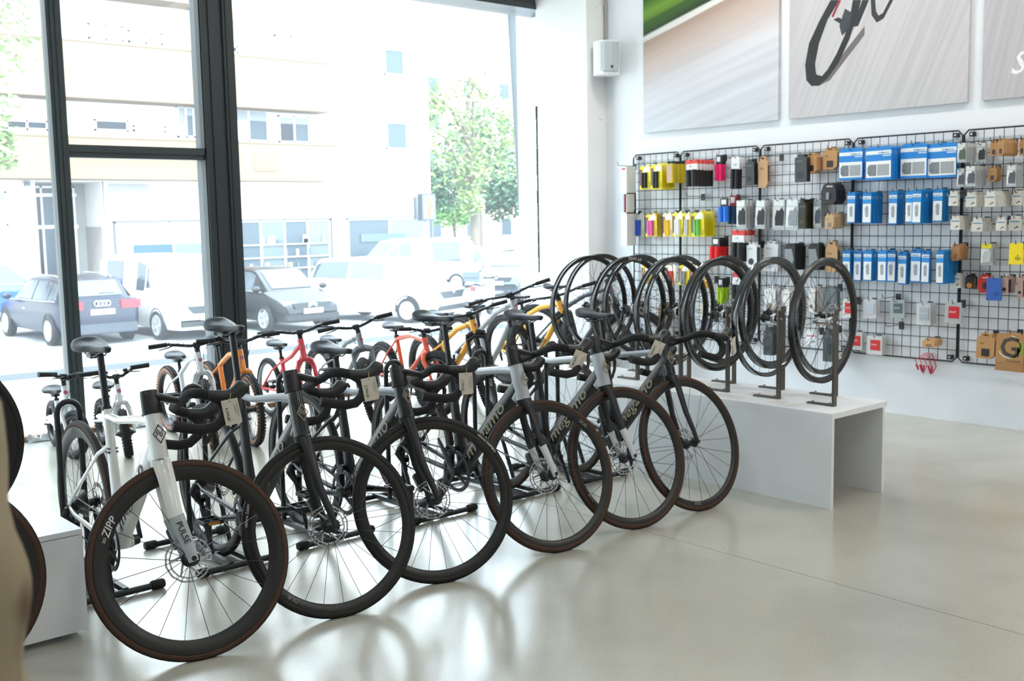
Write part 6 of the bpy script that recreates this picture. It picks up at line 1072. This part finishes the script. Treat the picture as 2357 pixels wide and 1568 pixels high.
    if emb == 'rings':
        for i in range(4): MB().lathe([(.055+.009*math.cos(a), .009*math.sin(a)) for a in [2*PI*k/6 for k in range(6)]], c=(-hl-.012, -.12+.08*i, .90), ax=(1, 0, 0), n=18, closed=True).build('ring_emblem', ch, t, 50)
        MB().tube([(-hl+.12, 0, 1.11), (-hl+.0, .02, 1.13), (-hl-.0, -.28, 1.115)], .012, 6).build('rear_wiper', trim, t)
    elif emb == 'lion': MB().prism([(-.05, -.10), (-.02, -.02), (-.07, 0), (-.04, .03), (-.06, .08), (.0, .11), (.06, .07), (.03, .02), (.08, -.02), (.03, -.03), (.06, -.10), (.01, -.05)], (hl-.02, 0, hood-.24), (0, 1, 0), (0, 0, 1), (.012, 0, 0)).build('emblem', ch, t, 0)
    elif emb == 'chevron':
        for z in (0, .05): MB().tube([(hl-.01, -.12, hood-.28+z), (hl+.0, 0, hood-.22+z), (hl-.01, .12, hood-.28+z)], .012, 4).build('emblem', ch, t)
    else: MB().lathe([(0, 0), (.05, 0), (.05, .012), (0, .012)], c=(hl-.03, 0, hood-.2), ax=(1, 0, 0), n=16).build('emblem', ch, t, 0)
    if kind == 'estate':
        for s in (-1, 1): MB().tube([(-hl+.9, s*.56, H-.02), (-hl+1.2, s*.57, H+.035), (.2, s*.57, H+.035), (.42, s*.58, H-.06)], .016, 6).build('roof_rail', ch, t)
    return t
navy = M('141c2e', .25); whitec = M('d8dadb', .2, coat=1); blackc = M('0e1013', .25)
car('estate_car', 'dark blue estate car seen from behind, parked at the left', 8.62, 25.75, 90, navy, 4.7, 1.82, 1.46, 'estate', emb='rings')
car('white_van', 'tall white van facing the shop beside the dark blue estate car', 10.75, 24.8, -90, whitec, 4.4, 1.85, 1.86, 'van', emb='lion')
car('small_car', 'small black car facing the shop right of the steel post', 13.05, 24.1, -88, blackc, 3.85, 1.68, 1.50, 'hatch', emb='chevron')
car('white_suv', 'white compact sports utility car facing the shop, angled', 16.15, 23.6, -70, whitec, 4.3, 1.8, 1.64, 'hatch')
car('white_people_carrier', 'white people carrier with side windows, parked across the road', 22.6, 31.6, 170, whitec, 4.6, 1.85, 1.92, 'van')
car('red_hatchback', 'red hatchback roof showing behind the white van', 13.2, 32.0, 60, M('a02030', .15, coat=1), 4.0, 1.72, 1.6, 'hatch')
car('blue_car', 'bright blue car at the left edge across the road', 8.6, 32.4, 10, M('2a55b8', .15, coat=1), 4.2, 1.76, 1.6, 'hatch')
car('dark_saloon', 'dark grey blue car parked beyond the scooter', 24.3, 27.6, -150, M('2b3b4e', .12, coat=1), 4.2, 1.78, 1.5, 'hatch')
car('grey_hatchback', 'grey car far down the street left of the tree trunk', 26.3, 32.2, -60, M('5b6069', .2, coat=1), 4.2, 1.76, 1.5, 'hatch')
car('silver_hatchback', 'pale silver car far down the street beside the tree trunk', 28.9, 36.2, -70, M('c5c9cc', .2, coat=1), 4.2, 1.76, 1.5, 'hatch')
for i, (x, y, c, lab) in enumerate(((27.2, 38.6, '3f6fae', 'blue recycling bin far down the street'), (29.0, 39.4, '3f8f78', 'green recycling bin far down the street'))):
    b = thing('street_bin', lab, 'bin', (x, y, GZ)); MB().b2((-.6, -.5, .1), (.6, .5, 1.5)).build('tub', M(c, .5), b, 0); MB().prism([(-.62, 1.5), (.62, 1.5), (.45, 1.75), (-.45, 1.75)], (0, -.52, 0), (1, 0, 0), (0, 0, 1), (0, 1.04, 0)).build('lid', M(c, .45), b, 0)
# scooter with a top box
t = thing('motor_scooter', 'white motor scooter with a big top box and red tail light at the kerb', 'scooter', (18.1, 21.9, GZ), math.radians(35))
for X in (-.62, .62): 
    w = MB().lathe([(.16, -.05), (.24, -.055), (.26, 0), (.24, .055), (.16, .05)], n=20).build('wheel', m_rubber, t, 50); w.location = (X, 0, .26)
MB().tube([(-.85, 0, .78), (-.5, 0, .72), (-.1, 0, .55), (.15, 0, .35), (.45, 0, .45), (.55, 0, .95)], [(.10, .13), (.16, .17), (.15, .17), (.10, .16), (.10, .18), (.08, .16)], 12, ref=(0, 1, 0)).build('body', whitec, t, 60)
MB().tube([(-.7, 0, .86), (-.3, 0, .88), (.05, 0, .84)], [(.05, .13), (.07, .15), (.05, .11)], 10, ref=(0, 1, 0)).build('seat', m_black, t, 60); MB().tube([(.5, -.32, 1.05), (.56, 0, 1.0), (.5, .32, 1.05)], .02, 6).build('handlebar', m_black, t, 50)
MB().box((-.92, 0, 1.17), (.42, .46, .14)).box((-.92, 0, 1.05), (.38, .42, .12)).build('top_box', M('4c5560', .4), t, 0); MB().tube([(-1.13, 0, 1.27), (-.92, 0, 1.37), (-.71, 0, 1.27)], [(.06, .2), (.09, .23), (.06, .2)], 10, ref=(0, 1, 0)).build('top_box_lid', whitec, t, 60); MB().b2((-1.14, -.1, 1.28), (-1.1, .1, 1.36)).b2((-1.0, -.07, .74), (-.94, .07, .86)).build('tail_light', M('d03038', .3), t, 0)
